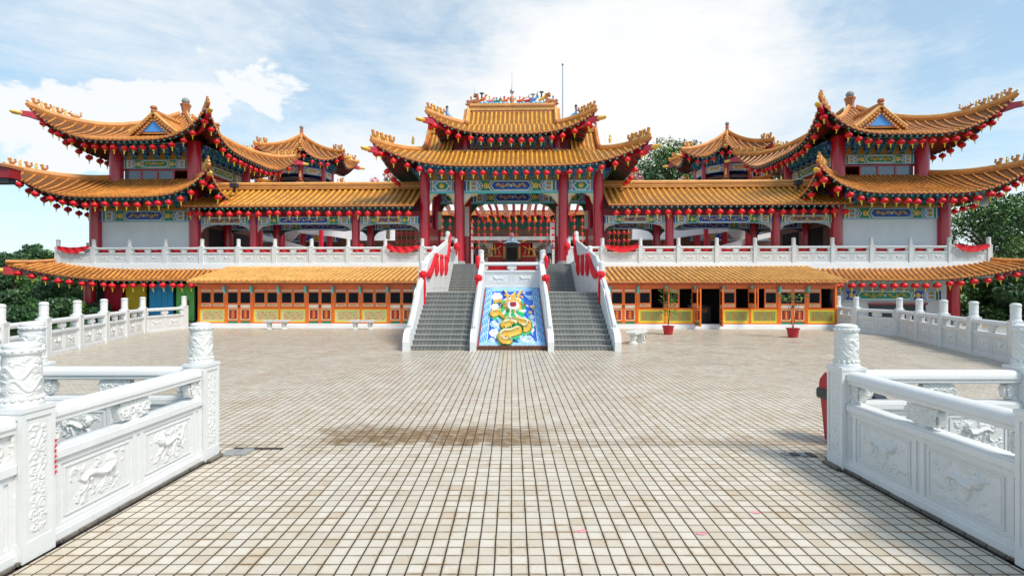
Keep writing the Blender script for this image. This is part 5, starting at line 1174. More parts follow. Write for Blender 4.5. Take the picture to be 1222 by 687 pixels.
for q, (x, hgt, m1, m2) in enumerate(((-1.95, .75, 'orange', 'dark_green'), (-1.45, .5, 'pink', 'gold'), (-1.0, .42, 'green', 'stone_grey'), (-.5, .5, 'orange', 'red'), (.5, .48, 'orange', 'pink'), (.95, .45, 'red', 'cream'), (1.35, .65, 'light_blue', 'stone_grey'), (1.9, .8, 'gold', 'dark_green'))):
    b = MB(); z0 = 13.93
    for k in range(4): b.blob((x + (k - 1.5) * .13, 33 + rn.uniform(-.05, .05), z0 + .06), (.1, .09, .09 + .02 * (k % 2)), 'light_blue' if k % 2 else 'pale_blue', 7, 4)
    b.tube([(x - .2, 33, z0 + .2), (x, 33, z0 + hgt * .42), (x + .16, 33, z0 + hgt * .5), (x + .26, 33, z0 + hgt * .75)], [.05, .1, .09, .05], 7, m1); b.blob((x + .28, 33, z0 + hgt * .8), (.09, .06, .06), m1, 7, 4)
    for dx in (-.12, .1): b.tube([(x + dx, 33, z0 + hgt * .4), (x + dx * 1.4, 33, z0 + .08)], [.045, .03], 5, m1)
    b.tube([(x - .2, 33, z0 + hgt * .45), (x - .3, 33, z0 + hgt * .75), (x - .22, 33, z0 + hgt)], [.03, .05, .02], 5, m2)
    b.tube([(x, 33, z0 + hgt * .5), (x, 33, z0 + hgt * .85)], [.07, .05], 6, m2); b.blob((x, 33, z0 + hgt * .95), (.16 if hgt > .6 else .07, .07, .07), m2, 7, 4); H.part(b, 'ridge_figure', r2, auto=True)
b = MB(); b.lathe((0, 33, 13.9), [(.16, 0), (.12, .15), (.17, .35), (.1, .5), (.06, .55), (.03, .6), (.03, .8)], 8, 'ridge_brown'); b.blob((0, 33, 14.75), (.14, .14, .16), 'steel', 12, 7); b.tube([(0, 33, 14.85), (0, 33, 15.15), (0, 33, 16.0)], [.045, .02, .006], 6, 'steel'); H.part(b, 'roof_finial', r2, auto=True)
b = MB(); b.tube([(3.55, 36, 9.5), (3.55, 36, 17.7)], [.05, .035], 8, 'steel'); b.blob((3.55, 36, 17.75), (.08, .08, .1), 'steel', 8, 5); o = put(b.mesh('flagpole', (3.55, 36, 9.5)), 'flagpole', None, bfr((3.55, 36, 9.5)), (0, 0, PHI)); tag(o, 'thin bare metal pole rising behind the right side of the hall roof', 'pole')
FP = thing('far_roof_gantry', '', '', (0, 0, 0)) if False else None

# ================================================================== far octagonal towers
TP = {}
for sx in (-1, 1):
    B = Bld('octagonal_tower', 'distant octagonal drum tower with pointed orange roof behind the %s gallery' % ODD[sx], 'tower', (18.7, 45, 3.5), sx, 'octagonal towers behind the galleries'); c = (18.7, 45)
    def octf(Ro, ri): return [(-PI / 2 + k * PI / 4, Ro * math.sin(PI / 8), Ro * math.cos(PI / 8), ri * math.sin(PI / 8), ri * math.cos(PI / 8)) for k in range(8)]
    b = MB(); b.lathe((*c, 8.7), [(2.3, 0), (2.3, 1.7)], 8, 'brown'); b.lathe((*c, 10.4), [(2.6, 0), (2.6, .55)], 8, 'white_wall'); B.part(b, 'wall')
    ang = [-PI / 2 + PI / 8 + k * PI / 4 for k in range(8)]
    for a in ang[::2]: column(B, c[0] + 2.3 * math.cos(a), c[1] + 2.3 * math.sin(a), 3.5, 8.8, .2)
    for a in ang: column(B, c[0] + 2.5 * math.cos(a), c[1] + 2.5 * math.sin(a), 10.6, 13.2, .22)
    for a in ang:
        p = (c[0] + 2.5 * math.cos(a), c[1] + 2.5 * math.sin(a)); q = (c[0] + 2.5 * math.cos(a + PI / 4), c[1] + 2.5 * math.sin(a + PI / 4)); L = math.dist(p, q); th = math.atan2(q[1] - p[1], q[0] - p[0])
        b = MB(); painted_beam(b, frame(*p, 11.75, th), L, .6, 'cream', 'light_blue', .08); b.box(0, L, -.05, 0, -.55, -.35, 'brown', frame(*p, 11.75, th)); B.part(b, 'painted_beam')
        b = MB(); brackets(b, frame(*p, 12.36, th), L, .75, .6, .8, 'blue'); B.part(b, 'brackets')
    r_, P_ = polygon_roof(B, 'upper_roof', c, octf(4.45, .15), 12.85, 15.5, .75, .35, sag=.55, n=2.2, fa=.38, fo=.92, pw=1.4, figs=(.07, .14, .21), beast_s=0, sp=.3, hips=None, tip_ext=.5, hipw=.1, figscale=.9)
    b = MB(); b.lathe((*c, 15.45), [(.22, 0), (.16, .15), (.2, .3), (.12, .5), (.17, .65), (.08, .75)], 8, 'ridge_brown'); b.blob((*c, 16.35), (.18, .18, .17), 'stone_grey', 10, 6); B.part(b, 'roof_finial', r_, auto=True)
    polygon_roof(B, 'lower_roof', c, octf(4.45, 2.6), 10.1, 10.9, .75, .35, n=2.2, fa=.38, fo=.92, pw=1., figs=(.1, .3), beast_s=0, sp=.3, tip_ext=.5, hipw=.09, show=None, figscale=.9)
    TP[sx] = P_

# ================================================================== rear hall, altar
F = Bld('rear_hall', 'dim inner prayer hall with red backdrop seen through the gate hall', 'temple hall', (0, 52, 3.5))
slope(F, 'roof', -9.5, 9.5, 48.6, 9.1, 52, 9.85, .8, .3, .09, 'tile', 'pan', raf=False)
b = MB(); b.box(-9.5, 9.5, 49.9, 50.2, 6.5, 9.2, 'brown'); b.box(-9.5, 9.5, 49.6, 49.8, 7.9, 8.9, 'dark_green'); b.box(-9, 9, 49.7, 49.9, 6.75, 7.1, 'concrete'); F.part(b, 'fascia')
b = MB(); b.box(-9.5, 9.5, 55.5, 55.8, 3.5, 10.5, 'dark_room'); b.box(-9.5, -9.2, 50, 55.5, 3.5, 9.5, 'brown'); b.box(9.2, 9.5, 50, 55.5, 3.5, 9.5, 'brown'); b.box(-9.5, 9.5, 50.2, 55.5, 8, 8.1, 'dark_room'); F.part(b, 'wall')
for x in (-7.8, -4.1, 4.1, 7.8):
    b = MB(); b.box(x - .38, x + .38, 49.3, 49.9, 3.5, 8.4, 'concrete' if abs(x) < 5 else 'red'); b.box(x - .42, x + .42, 49.28, 49.9, 3.5, 4.0, 'bench_stone'); F.part(b, 'pillar')
b = MB(); b.box(-1.9, 1.9, 54.6, 54.8, 3.5, 7.2, 'deep_red'); b.grid(lambda i, j: (-1.9 + 3.8 * i / 40, 54.5 + .05 * math.sin(i * 1.2), 7.3 - 2.0 * j / 6 * (.5 + .5 * abs(math.cos(PI * i / 40)))), 40, 6, 'cloth_red'); F.part(b, 'curtain')
for s_ in (-1, 1):
    b = MB(); xs = sorted((s_ * 2.1, s_ * 3.7)); b.box(xs[0], xs[1], 54.5, 54.6, 4.6, 6.9, 'cream'); xm = sum(xs) / 2
    for k in range(7): st = spiral(xm + random.uniform(-.4, .4), 5.3 + .2 * k, .28, 1.3, .05, k); b.tube([(x, 54.48, z) for x, z, _ in st], .05, 5, 'brown')
    F.part(b, 'wall_painting')
A_ = Bld('incense_altar', 'black and gold incense altar with small roofed burner in the middle of the hall entrance', 'altar', (0, 40, 3.5))
b = MB(); b.box(-.44, .44, 39.7, 40.3, 3.5, 5.6, 'black'); b.box(-.36, .36, 39.66, 39.7, 4.3, 5.2, 'dark_room'); A_.part(b, 'altar_table')
b = MB()
for s_ in (-1, 1): b = MB(); b.box(*sorted((s_ * .44, s_ * .72)), 39.55, 39.7, 4.3, 5.4, 'brown'); b.box(*sorted((s_ * .5, s_ * .66)), 39.52, 39.55, 4.4, 5.3, 'ochre'); A_.part(b, 'gold_frame')
b = MB(); b.lathe((0, 40, 5.6), [(.75, 0), (.45, .12), (.2, .4), (.12, .42)], 4, 'pale_blue'); b.blob((0, 40, 6.2), (.16, .16, .22), 'pink', 8, 6); b.tube([(-.8, 40, 5.7), (-1.2, 40, 5.85)], [.06, .02], 5, 'pink'); b.tube([(.8, 40, 5.7), (1.2, 40, 5.85)], [.06, .02], 5, 'gold'); A_.part(b, 'burner_roof')
for s_ in (-1, 1):
    o = MB(); st = bez([(-.9, 4.6), (-.5, 5.8), (.2, 4.4), (.5, 5.5), (.9, 5.3)], 22, .16, .07); o.tube([(x * -s_ * .5 + s_ * 1.3, 39.8, z) for x, z, r in st], [r * .6 for x, z, r in st], 7, 'ochre'); o.blob((s_ * 1.7, 39.8, 5.2), (.14, .1, .12), 'ochre', 7, 5)
    for k in range(5): o.tube([(s_ * (.95 + .17 * k), 39.8, 4.7 + .2 * (k % 2)), (s_ * (1.05 + .17 * k), 39.75, 5.1 + .2 * (k % 3))], [.08, .02], 5, 'dark_green' if k % 2 else 'ochre')
    o.box(*sorted((s_ * .8, s_ * 1.85)), 39.6, 40, 3.52, 4.5, 'deep_red'); o.box(*sorted((s_ * .78, s_ * 1.9)), 39.55, 40.05, 4.5, 4.6, 'ochre')
    me = o.mesh('golden_dragon', (s_ * 2, 39.8, 3.5)); smooth_by_angle(me, 50); tag(put(me, 'golden_dragon', None, bfr((s_ * 2, 39.8, 3.5)), (0, 0, PHI)), 'golden coiled dragon offering stand %s of the incense altar' % ODD[s_], 'statue', 'golden dragons beside the altar')
# white stair wing and red-columned rooms behind the galleries
def pz(px, py, Y): return ((px - 611) / 611 * Y, 2.1 + (344 - py) / 611 * Y)
for sx in (-1, 1):
    B = Bld('rear_wing', 'pale curved concrete wing with red columns behind the %s gallery' % ODD[sx], 'building', (16, 50, 3.5), sx)
    Yb = 46.
    for nm, poly in (('fascia', [(753, 272), (772, 272), (812, 276), (868, 271), (868, 277), (830, 281), (800, 286), (753, 286)]), ('stair_soffit', [(868, 274), (905, 274), (905, 281), (882, 289)]), ('stair_parapet', [(852, 296), (905, 281), (948, 273), (960, 270), (960, 276), (905, 287), (868, 299)])):
        b = MB(); b.prism([pz(x, y, Yb) for x, y in poly], Yb + (.5 if nm == 'stair_soffit' else 0), Yb + .9, 'bench_stone' if nm == 'stair_soffit' else 'white_wall', ident); B.part(b, nm)
    b = MB(); b.box(9.5, 27, 52, 52.2, 3.5, 8.8, 'brown'); b.box(9.5, 27, 47.4, 52, 8.6, 8.8, 'brown'); B.part(b, 'rear_wall')
    b = MB(); tf = frame(17, 49.5, 6.6, 0); painted_beam(b, tf, 9.6, .8, 'blue', 'ochre'); B.part(b, 'painted_beam')
    for x in (11.8, 14.4, 17.4, 20.0, 22.6): column(B, x, 48.5, 3.5, 8.2 if x > 17 else 6.3, .28)
    b = MB(); b.box(20.8, 22.2, 47.2, 47.3, 3.5, 6.6, 'pink'); b.box(21.2, 21.8, 47.15, 47.2, 3.5, 6.2, 'brown'); B.part(b, 'doorway')

# ribbons and strings of lanterns over the courtyard
RX = [-4.7, -4.1, -2.75, -2.3, -1.65, -1.2, -.55, .05, .65, 1.2, 1.7, 2.3, 2.8, 4.1, 4.7]
for i, x in enumerate(RX):
    b = MB(); w = .1 + .07 * ((i * 7) % 3 == 0); rn = random.Random(i); mm = 'cloth_red' if (i % 3) else 'orange'
    def P(a, c, x=x, w=w): t_ = a / 20; return (x + w * (c - 1) + .04 * math.sin(t_ * 9 + x), 35.6 + 7.6 * t_, 8.25 - .55 * math.sin(PI * t_) * .8 - .1 * t_ + .04 * math.sin(a * 1.3 + c))
    b.grid(P, 20, 2, mm); b.grid(lambda a, c: (x + w * (c - 1) * .8 + .05 * a, 43.2 + .03 * math.sin(c + a), 8.15 - a * .16), 3, 2, 'yellow' if i % 3 == 1 else mm)
    o = put(b.mesh('silk_ribbon', (x, 35.6, 8.2)), 'silk_ribbon', None, bfr((x, 35.6, 8.2)), (0, 0, PHI)); o.modifiers.new('thickness', 'SOLIDIFY').thickness = .01
    tag(o, '%s silk ribbon from the left over the courtyard behind the gate beam, %s' % (ORD[i + 1], 'orange' if mm == 'orange' else 'red'), 'ribbon', 'silk ribbons over the courtyard')
def lstring(x, y, ztop, n, label, group, sc=.62):
    t = thing('lantern_string', label, 'lantern string', (x, y, ztop), 0, group)
    for k in range(n):
        o = put(LAN[0], 'lantern', t, (0, 0, -.3 - .55 * k), (0, 0, k), (sc,) * 3); put(LAN[1], 'collar', o)
        if k == n - 1: put(LAN[2], 'tassel', o)
    b = MB(); b.tube([(0, 0, 0), (0, 0, -.3 - .55 * (n - 1))], .012, 4, 'gold'); put(b.mesh('cord'), 'cord', t)
SN = [5, 5, 4, 3, 2, 1, 3, 3, 1, 2, 3, 4, 5, 5]; SXP = [100, 152, 205, 260, 318, 372, 425, 478, 530, 588, 637, 690, 745, 795]
for i, (c_, n) in enumerate(zip(SXP, SN)):
    px = 550 + c_ / 7.23; lstring((px - 611) / 611 * 43, 43, 7.95, n, '%s lantern string from the left in the centre bay of the hall, %s small lantern%s' % (ORD[i + 1], ['', 'one', 'two', 'three', 'four', 'five'][n], '' if n == 1 else 's'), 'strings of small lanterns in the hall')
for sx in (-1, 1):
    for i, (x, n) in enumerate(((3.75, 3), (4.45, 4), (5.1, 5), (5.75, 4))): lstring(x * sx, 42, 7.9, n, '%s lantern string counting outward in the %s side bay of the hall' % (ORD[i + 1], ODD[sx]), 'strings of small lanterns in the hall')
    for i, (x, n) in enumerate(((6.6, 2), (7.05, 4), (7.35, 5), (7.7, 4), (8.05, 5), (8.4, 5))): lstring(x * sx, 37 + .2 * (i % 2), 6.35, n, '%s string of small red lanterns counting outward under the %s gallery' % (ORD[i + 1], ODD[sx]), 'strings of small lanterns under the galleries', .6)

# ================================================================== lanterns along the eaves
def hang(B_, P, u, drop=.42, inset=.06, sx=1):
    p = P(u, inset); return (p[0] * sx, p[1], p[2] - drop - .14)
def row(P, us, sx, lab, group, sc=1., drop=.42, inset=.06, base=None):
    for i, u in enumerate(us):
        p = hang(None, P, u, drop, inset, sx); lantern(on(base or (0, 33), sx, p), lab % ORD[i + 1], group, sc, False)
def lin(a, b_, n): return [a + (b_ - a) * i / (n - 1) for i in range(n)]
for sx in (-1, 1):
    _, P1, P2 = PAV[sx]; S_ = ODD[sx]; g = 'red lanterns on the %s corner pavilion' % S_
    row(P2[0][0], lin(-4.35, 4.35, 16), sx, '%%s red lantern from the inner end, upper front eave of the %s corner pavilion' % S_, g, base=(22.5, 34.7))
    row(P2[3][0], lin(4.6, -4.6, 15), sx, '%%s red lantern from the front, upper inner side eave of %s corner pavilion' % S_, g, base=(22.5, 34.7))
    row(P2[1][0], lin(-4.6, -1.2, 6), sx, '%%s red lantern from the front, upper outer side eave of %s corner pavilion' % S_, g, base=(22.5, 34.7))
    row(P1[0][0], lin(-4.9, 4.9, 17), sx, '%%s red lantern from the inner end, lower front eave of the %s corner pavilion' % S_, g, base=(22.5, 34.7))
    row(P1[3][0], lin(5.5, 4.2, 3), sx, '%%s red lantern from the front, lower inner side eave of the %s corner pavilion' % S_, g, base=(22.5, 34.7))
    row(P1[1][0], lin(-5.4, -2.0, 6), sx, '%%s red lantern from the front, lower outer side eave of the %s corner pavilion' % S_, g, base=(22.5, 34.7))
    Pk = SK[sx][0][0]; row(Pk, lin(17.3, 27.7, 19), sx, '%%s red lantern from the inner end under the skirt roof below the %s pavilion' % S_, 'red lanterns under the %s skirt roof' % S_, .95, .36, .15, base=(22, 31))
    for i, x in enumerate(lin(6.1, 19.2, 23)): lantern((x * sx, 29.98, 6.98 - .52), '%s red lantern counting outward under the eave of the %s gallery' % (ORD[i + 1], S_), 'red lanterns along the %s gallery' % S_, .95)
    Pt = TP[sx]
    for fi, nm in ((7, 'inner'), (0, 'middle')):
        row(Pt[fi][0], lin(-1.3, 1.3, 5), sx, '%%s small red lantern on the %s front eave of the %s octagonal tower' % (nm, S_), 'red lanterns on the %s octagonal tower' % S_, .9, .4, .05, base=(18.7, 45))
    hp = (HP1[1] if sx > 0 else HP1[3])[0]; row(hp, [u * (1 if sx < 0 else -1) for u in lin(3.8, .5, 5)], 1, '%%s red lantern from the front under the %s side of the hall lower roof' % S_, 'red lanterns on the hall roofs')
    hp = (HP2[1] if sx > 0 else HP2[3])[0]; row(hp, [u * (1 if sx < 0 else -1) for u in lin(2.1, .9, 2)], 1, '%%s red lantern from the front under the %s side of the hall upper roof' % S_, 'red lanterns on the hall roofs')
row(HP1[0][0], lin(-6.9, 6.9, 24), 1, '%s red lantern from the left along the front lower eave of the central hall', 'red lanterns on the hall roofs', .92, .4)
row(HP2[0][0], lin(-4.2, 4.2, 15), 1, '%s red lantern from the left along the front upper eave of the central hall', 'red lanterns on the hall roofs', .92, .4)
print('LANTERNS', LCOUNT[0])
# speakers and floodlight
t = thing('horn_speaker', 'round grey horn loudspeaker under the outer eave of the right pavilion', 'loudspeaker', (25.9, 28.9, 7.0), 0)
b = MB(); b.lathe((0, 0, 0), [(.1, -.45), (.12, -.3), (.2, -.15), (.42, 0), (.44, .02), (.4, .0), (.15, -.14)], 16, 'stone_grey', tf=lambda x, y, z: (x, -z, y)); put(b.mesh('horn', smooth=False), 'horn', t); b = MB(); b.lathe((0, 0, 0), [(.08, -.2), (.07, -.06), (.03, -.02)], 10, 'plastic_dark', tf=lambda x, y, z: (x, -z, y)); b.tube([(0, .3, 0), (0, .3, .6)], .03, 6, 'steel'); put(b.mesh('driver'), 'driver', t)
t = thing('floodlight', 'dark boxy floodlight with pale visor by the inner wall of the right pavilion', 'floodlight', (17.2, 31.2, 8.3), 0)
t.scale = (.6, .6, .6); b = MB(); b.box(-.35, .35, -.2, .3, 0, .45, 'plastic_dark'); b.box(-.1, .1, 0, .2, -.5, 0, 'plastic_dark'); put(b.mesh('lamp_housing'), 'lamp_housing', t); b = MB(); b.lathe((0, 0, .45), [(.42, 0), (.4, .06), (.2, .12)], 12, 'bench_stone'); put(b.mesh('visor'), 'visor', t)
t = thing('floodlight', 'dark boxy floodlight by the inner wall of the left pavilion', 'floodlight', (-17.2, 31.2, 8.3), 0)
t.scale = (.6, .6, .6); b = MB(); b.box(-.35, .35, -.2, .3, 0, .45, 'plastic_dark'); b.box(-.1, .1, 0, .2, -.5, 0, 'plastic_dark'); put(b.mesh('lamp_housing'), 'lamp_housing', t)
# roof corner of a neighbouring building at the left edge
N_ = thing('neighbouring_roof', 'dark red eave corner of a neighbouring building at the left edge', 'roof', (-28.1, 25.2, 7.15), 0, None, False)
b = MB(); b.prism([(-4, 2.2), (3.45, .82), (3.45, .35), (-4, .5)], -.1, .5, 'deep_red', ident); b.prism([(-4, 2.35), (3.5, .97), (3.5, .83), (-4, 2.21)], -.2, .6, 'ridge_brown', ident); put(b.mesh('eave'), 'eave', N_)
b = MB(); b.prism([(-4, .49), (3.3, .34), (3.3, .1), (-4, .1)], .0, .4, 'plastic_dark', ident); put(b.mesh('soffit'), 'soffit', N_)
b = MB(); b.box(-3.4, -2.9, 0, .45, -8.6, .1, 'red'); put(b.mesh('pillar'), 'pillar', N_)

# ================================================================== people
def person(loc, label, pose, cloth):
    t = thing('person', label, 'person', loc, 0)
    J = {'pelvis': (0, 0, .95, .13), 'waist': (0, 0, 1.08, .125), 'chest': (0, 0, 1.3, .15), 'neck': (0, 0, 1.47, .055), 'head0': (0, -.01, 1.56, .075), 'head': (0, -.02, 1.66, .09), 'top': (0, 0, 1.73, .06)}
    E = [('pelvis', 'waist'), ('waist', 'chest'), ('chest', 'neck'), ('neck', 'head0'), ('head0', 'head'), ('head', 'top')]
    for s_, q in ((-1, 'l'), (1, 'r')):
        J.update({q + 'hip': (s_ * .09, 0, .9, .09), q + 'knee': (s_ * .11, -.02 - (.05 if s_ > 0 else 0), .5, .06), q + 'ank': (s_ * .12, .02, .08, .04), q + 'toe': (s_ * .14, -.14, .04, .035), q + 'sh': (s_ * .19, 0, 1.4, .065), **({q + 'elb': (s_ * .26, -.22, 1.38, .045), q + 'wr': (s_ * .1, -.32, 1.58, .032), q + 'hand': (s_ * .06, -.34, 1.64, .035)} if pose else {q + 'elb': (s_ * .26, .02, 1.12, .045), q + 'wr': (s_ * .25, -.06, .87, .032), q + 'hand': (s_ * .25, -.08, .78, .035)})})
        E += [('pelvis', q + 'hip'), (q + 'hip', q + 'knee'), (q + 'knee', q + 'ank'), (q + 'ank', q + 'toe'), ('chest', q + 'sh'), (q + 'sh', q + 'elb'), (q + 'elb', q + 'wr'), (q + 'wr', q + 'hand')]
        for f in range(4): J[q + 'f%d' % f] = ((s_ * (.05 if pose else .25)) + (f - 1.5) * .022, (-.35 if pose else -.1) , (1.7 if pose else .69) - .004 * abs(f - 1.5), .009); E.append((q + 'hand', q + 'f%d' % f))
        J[q + 'th'] = ((s_ * (.02 if pose else .22)), (-.36 if pose else -.13), (1.66 if pose else .75), .01); E.append((q + 'hand', q + 'th'))
    names = list(J); me = bpy.data.meshes.new('body'); me.from_pydata([J[k][:3] for k in names], [(names.index(a), names.index(c)) for a, c in E], [])
    o = put(me, 'body', t); md = o.modifiers.new('s', 'SKIN'); sv = me.skin_vertices[0].data
    for i, k in enumerate(names): sv[i].radius = (J[k][3],) * 2; sv[i].use_root = (k == 'pelvis')
    o.modifiers.new('ss', 'SUBSURF').levels = 1
    bpy.context.view_layer.update(); dg = bpy.context.evaluated_depsgraph_get(); nm = bpy.data.meshes.new_from_object(o.evaluated_get(dg)); o.modifiers.clear(); o.data = nm; nm.name = 'body'
    nm.materials.clear()
    for q in ('skin', cloth, 'shorts', 'hair'): nm.materials.append(M[q])
    for p in nm.polygons:
        z = p.center.z; x = abs(p.center.x); p.use_smooth = True
        p.material_index = 1 if (.98 < z < 1.47 and x < .2 and not (pose and p.center.y < -.2)) else 2 if .52 < z <= .98 and x < .24 else 3 if z < .07 else 0
    b = MB(); b.blob((0, .015, 1.7), (.1, .11, .09), 'hair', 12, 7); b.blob((0, .03, 1.63), (.09, .08, .1), 'hair', 12, 7); put(b.mesh('hair', smooth=True), 'hair', t)
    b = MB()
    for s_ in (-1, 1): b.blob((s_ * .032, -.105, 1.655), (.012, .008, .008), 'white', 8, 4); b.blob((s_ * .032, -.112, 1.655), (.006, .004, .006), 'black', 6, 4); b.blob((s_ * .095, 0, 1.64), (.012, .02, .03), 'skin', 8, 4)
    b.tube([(0, -.108, 1.65), (0, -.125, 1.615)], [.01, .015], 6, 'skin'); b.tube([(-.022, -.1, 1.59), (.022, -.1, 1.59)], .006, 5, 'cloth_red'); put(b.mesh('face'), 'face', t)
    b = MB(); b.lathe((0, 0, 0), [(.19, .92), (.17, 1.08), (.185, 1.28), (.2, 1.36), (.13, 1.45), (.07, 1.48)], 14, cloth, tf=lambda x, y, z: (x, y * .72, z)); put(b.mesh('shirt', smooth=True), 'shirt', t)
    return t
person((2.5, 34.2, 3.5), 'person in a pale grey shirt and dark shorts with arms raised to take a photo', True, 'shirt_grey')
o = MB(); o.box(-.05, .05, -.006, .006, -.06, .06, 'black'); o = put(o.mesh('camera_phone'), 'camera_phone', None, bfr((2.5, 33.84, 5.19))); tag(o, 'small dark phone held up by the person in the grey shirt', 'phone')
person((-2.55, 36.5, 3.5), 'person in a dark purple shirt standing inside at the left of the hall entrance', False, 'shirt_purple').rotation_euler = (0, 0, 1.2)

# ================================================================== trees
def leaf_crown(clumps, size, n, seed, mats3):
    rs = np.random.RandomState(seed); V_ = []; F_ = []; MI = []; tot = sum(c[3] ** 2 for c in clumps); k = 0
    for ci, (cx, cy, cz, r) in enumerate(clumps):
        m = max(20, int(n * r * r / tot)); d = rs.normal(size=(m, 3)); d /= np.linalg.norm(d, axis=1)[:, None]; rad = r * rs.uniform(.45, 1.08, m) ** .6
        p = np.array((cx, cy, cz)) + d * rad[:, None] * np.array((1, 1, .75))
        nr = d + rs.normal(size=(m, 3)) * .7; nr /= np.linalg.norm(nr, axis=1)[:, None]; a = np.cross(nr, rs.normal(size=(m, 3))); a /= np.linalg.norm(a, axis=1)[:, None]; b_ = np.cross(nr, a)
        s = size * rs.uniform(.6, 1.3, m)[:, None]
        q = np.stack([p - a * s, p + b_ * s * .5 + nr * s * .15, p + a * s, p - b_ * s * .5], 1).reshape(-1, 3)
        V_.append(q); F_.append(np.arange(m * 4).reshape(-1, 4) + k); k += m * 4; MI.append(np.where(rs.rand(m) < .25, (ci + 1) % 3, ci % 3))
    me = bpy.data.meshes.new('crown'); v = np.concatenate(V_); f = np.concatenate(F_)
    me.vertices.add(len(v)); me.vertices.foreach_set('co', v.ravel()); me.loops.add(len(f) * 4); me.loops.foreach_set('vertex_index', f.ravel()); me.polygons.add(len(f)); me.polygons.foreach_set('loop_start', np.arange(0, len(f) * 4, 4)); me.polygons.foreach_set('loop_total', np.full(len(f), 4))
    for q in mats3: me.materials.append(M[q])
    me.polygons.foreach_set('material_index', np.concatenate(MI)); me.update(); me.validate(); return me
def tree_meshes(seed, h, rad, n=9000, leaf=.22, nc=26, low=.35, mats3=('leaf', 'leaf_dark', 'leaf_blue')):
    rn = random.Random(seed); cl = []; b = MB()
    b.tube([(0, 0, 0), (.1, .05, h * .25), (-.05, .1, h * .55), (.05, 0, h * .85)], [h * .03, h * .022, h * .014, h * .004], 8, 'bark')
    for i in range(nc):
        t_ = (i + .5) / nc; z = h * (low + (1 - low) * t_); w = rad * (math.sin(PI * min(1, .18 + .8 * t_))) ** .7; a = i * 2.4 + rn.uniform(-.4, .4); rr = w * rn.uniform(.35, .95)
        c = (rr * math.cos(a), rr * math.sin(a), z + rn.uniform(-.05, .05) * h, rad * rn.uniform(.2, .38)); cl.append(c)
        b.tube([(0, 0, max(h * .2, z - h * .22)), (c[0] * .5, c[1] * .5, z - h * .08), c[:3]], [h * .011, h * .007, h * .002], 5, 'bark')
    return b.mesh('trunk'), leaf_crown(cl, leaf, n, seed, mats3)
TM = {'round': tree_meshes(1, 9, 4.2, 11000, .2), 'tall': tree_meshes(2, 12, 3.6, 11000, .22, 30, .25), 'bushy': tree_meshes(3, 5, 3.2, 9000, .16, 22, .05, ('leaf_dark', 'leaf', 'leaf_dark')), 'bright': tree_meshes(4, 8, 3.6, 9000, .2, 22, .2, ('leaf', 'leaf_bright', 'leaf_dark')), 'sparse': tree_meshes(5, 14, 6.2, 15000, .19, 40, .3, ('leaf', 'leaf_dark', 'leaf_bright')), 'blossom': tree_meshes(6, 6, 1.6, 900, .13, 14, .4, ('pink', 'pink', 'leaf'))}
def tree(kind, x, y, z, sc, label, group, rz=0, name='tree'):
    t = thing(name, label, 'tree' if name != 'shrub' else 'shrub', (x, y, z), rz, group, False); t.scale = (sc,) * 3
    put(TM[kind][0], 'trunk', t); put(TM[kind][1], 'crown', t)
def at_px(px, Y): return (px - 611) / 611 * Y
GL, GR = 'trees and shrubs beyond the left balustrade', 'trees beyond the right balustrade'
left = [('tall', 40, 85, .9), ('round', 10, 80, .95), ('bright', 62, 75, .85), ('round', -30, 70, .95), ('round', 85, 95, 1.05), ('bright', 118, 100, .8), ('bright', 18, 42, .68), ('bushy', 45, 36, .75), ('tall', -8, 40, .42), ('bushy', 75, 34, .7), ('bright', 95, 38, .5), ('bushy', 5, 28, .62), ('bushy', 48, 27, .55), ('bushy', 86, 29, .55), ('bushy', -40, 26, .7), ('bushy', 28, 24, .5), ('bushy', 108, 31, .5)]
LBL = ['tall pointed tree rising above the far treeline at the left', 'dark round far tree near the left edge of the picture', 'mid green far tree just left of the white terrace corner', 'far dark tree cut by the left picture edge', 'far tree half hidden behind the left terrace corner', 'far tree low behind the left terrace', 'bright green tree below the left skirt roof tip', 'dark bush below the beak of the left skirt roof', 'dark narrow tree at the left picture edge above the shrubs', 'dark shrub left of the red door beyond the balustrade', 'leafy shrub close to the red column of the left ground floor', 'dense dark shrub behind the outermost balustrade posts at left', 'dense dark shrub behind the second visible balustrade post at left', 'dense dark shrub behind the balustrade just left of the red door', 'dark shrub at the extreme left edge behind the balustrade', 'low dark shrub directly behind the left balustrade rail', 'low shrub tucked beside the left ground floor column']
for i, (k, px, Y, sc) in enumerate(left): tree(k, at_px(px, Y), Y, -1.5, sc, LBL[i], GL, i * 1.3, 'shrub' if k == 'bushy' else 'tree')
right = [('sparse', 1178, 46, .78), ('sparse', 1232, 50, .85), ('bushy', 1150, 34, .85), ('bushy', 1196, 33, .85), ('bushy', 1240, 31, .9), ('bright', 1165, 40, .72), ('bushy', 1138, 37, .8), ('round', 1215, 41, .62)]
LBR = ['large airy tree rising above the right terrace with sky showing through', 'large airy tree at the right picture edge', 'dark dense shrub behind the right balustrade beside the red column', 'dark dense shrub behind the right balustrade near the picture edge', 'dark shrub at the extreme right edge behind the balustrade', 'green tree below the large airy tree at right', 'dark shrub close behind the right ground floor column', 'round green tree under the eave tip at the right edge']
for i, (k, px, Y, sc) in enumerate(right): tree(k, at_px(px, Y), Y, -1.5, sc, LBR[i], GR, i * 1.7 + .4, 'shrub' if k == 'bushy' else 'tree')
tree('sparse', at_px(800, 62), 62, 3.4, 1.07, 'dark green tree rising behind the right gallery roof', 'trees behind the temple', 1.)
tree('round', at_px(770, 58), 58, 5.5, 1.0, 'smaller green tree behind the right gallery, nearer the hall', 'trees behind the temple', 2.)
tree('round', at_px(912, 66), 66, 9.5, 1.0, 'green tree top glimpsed behind the right octagonal tower', 'trees behind the temple', 2.6)
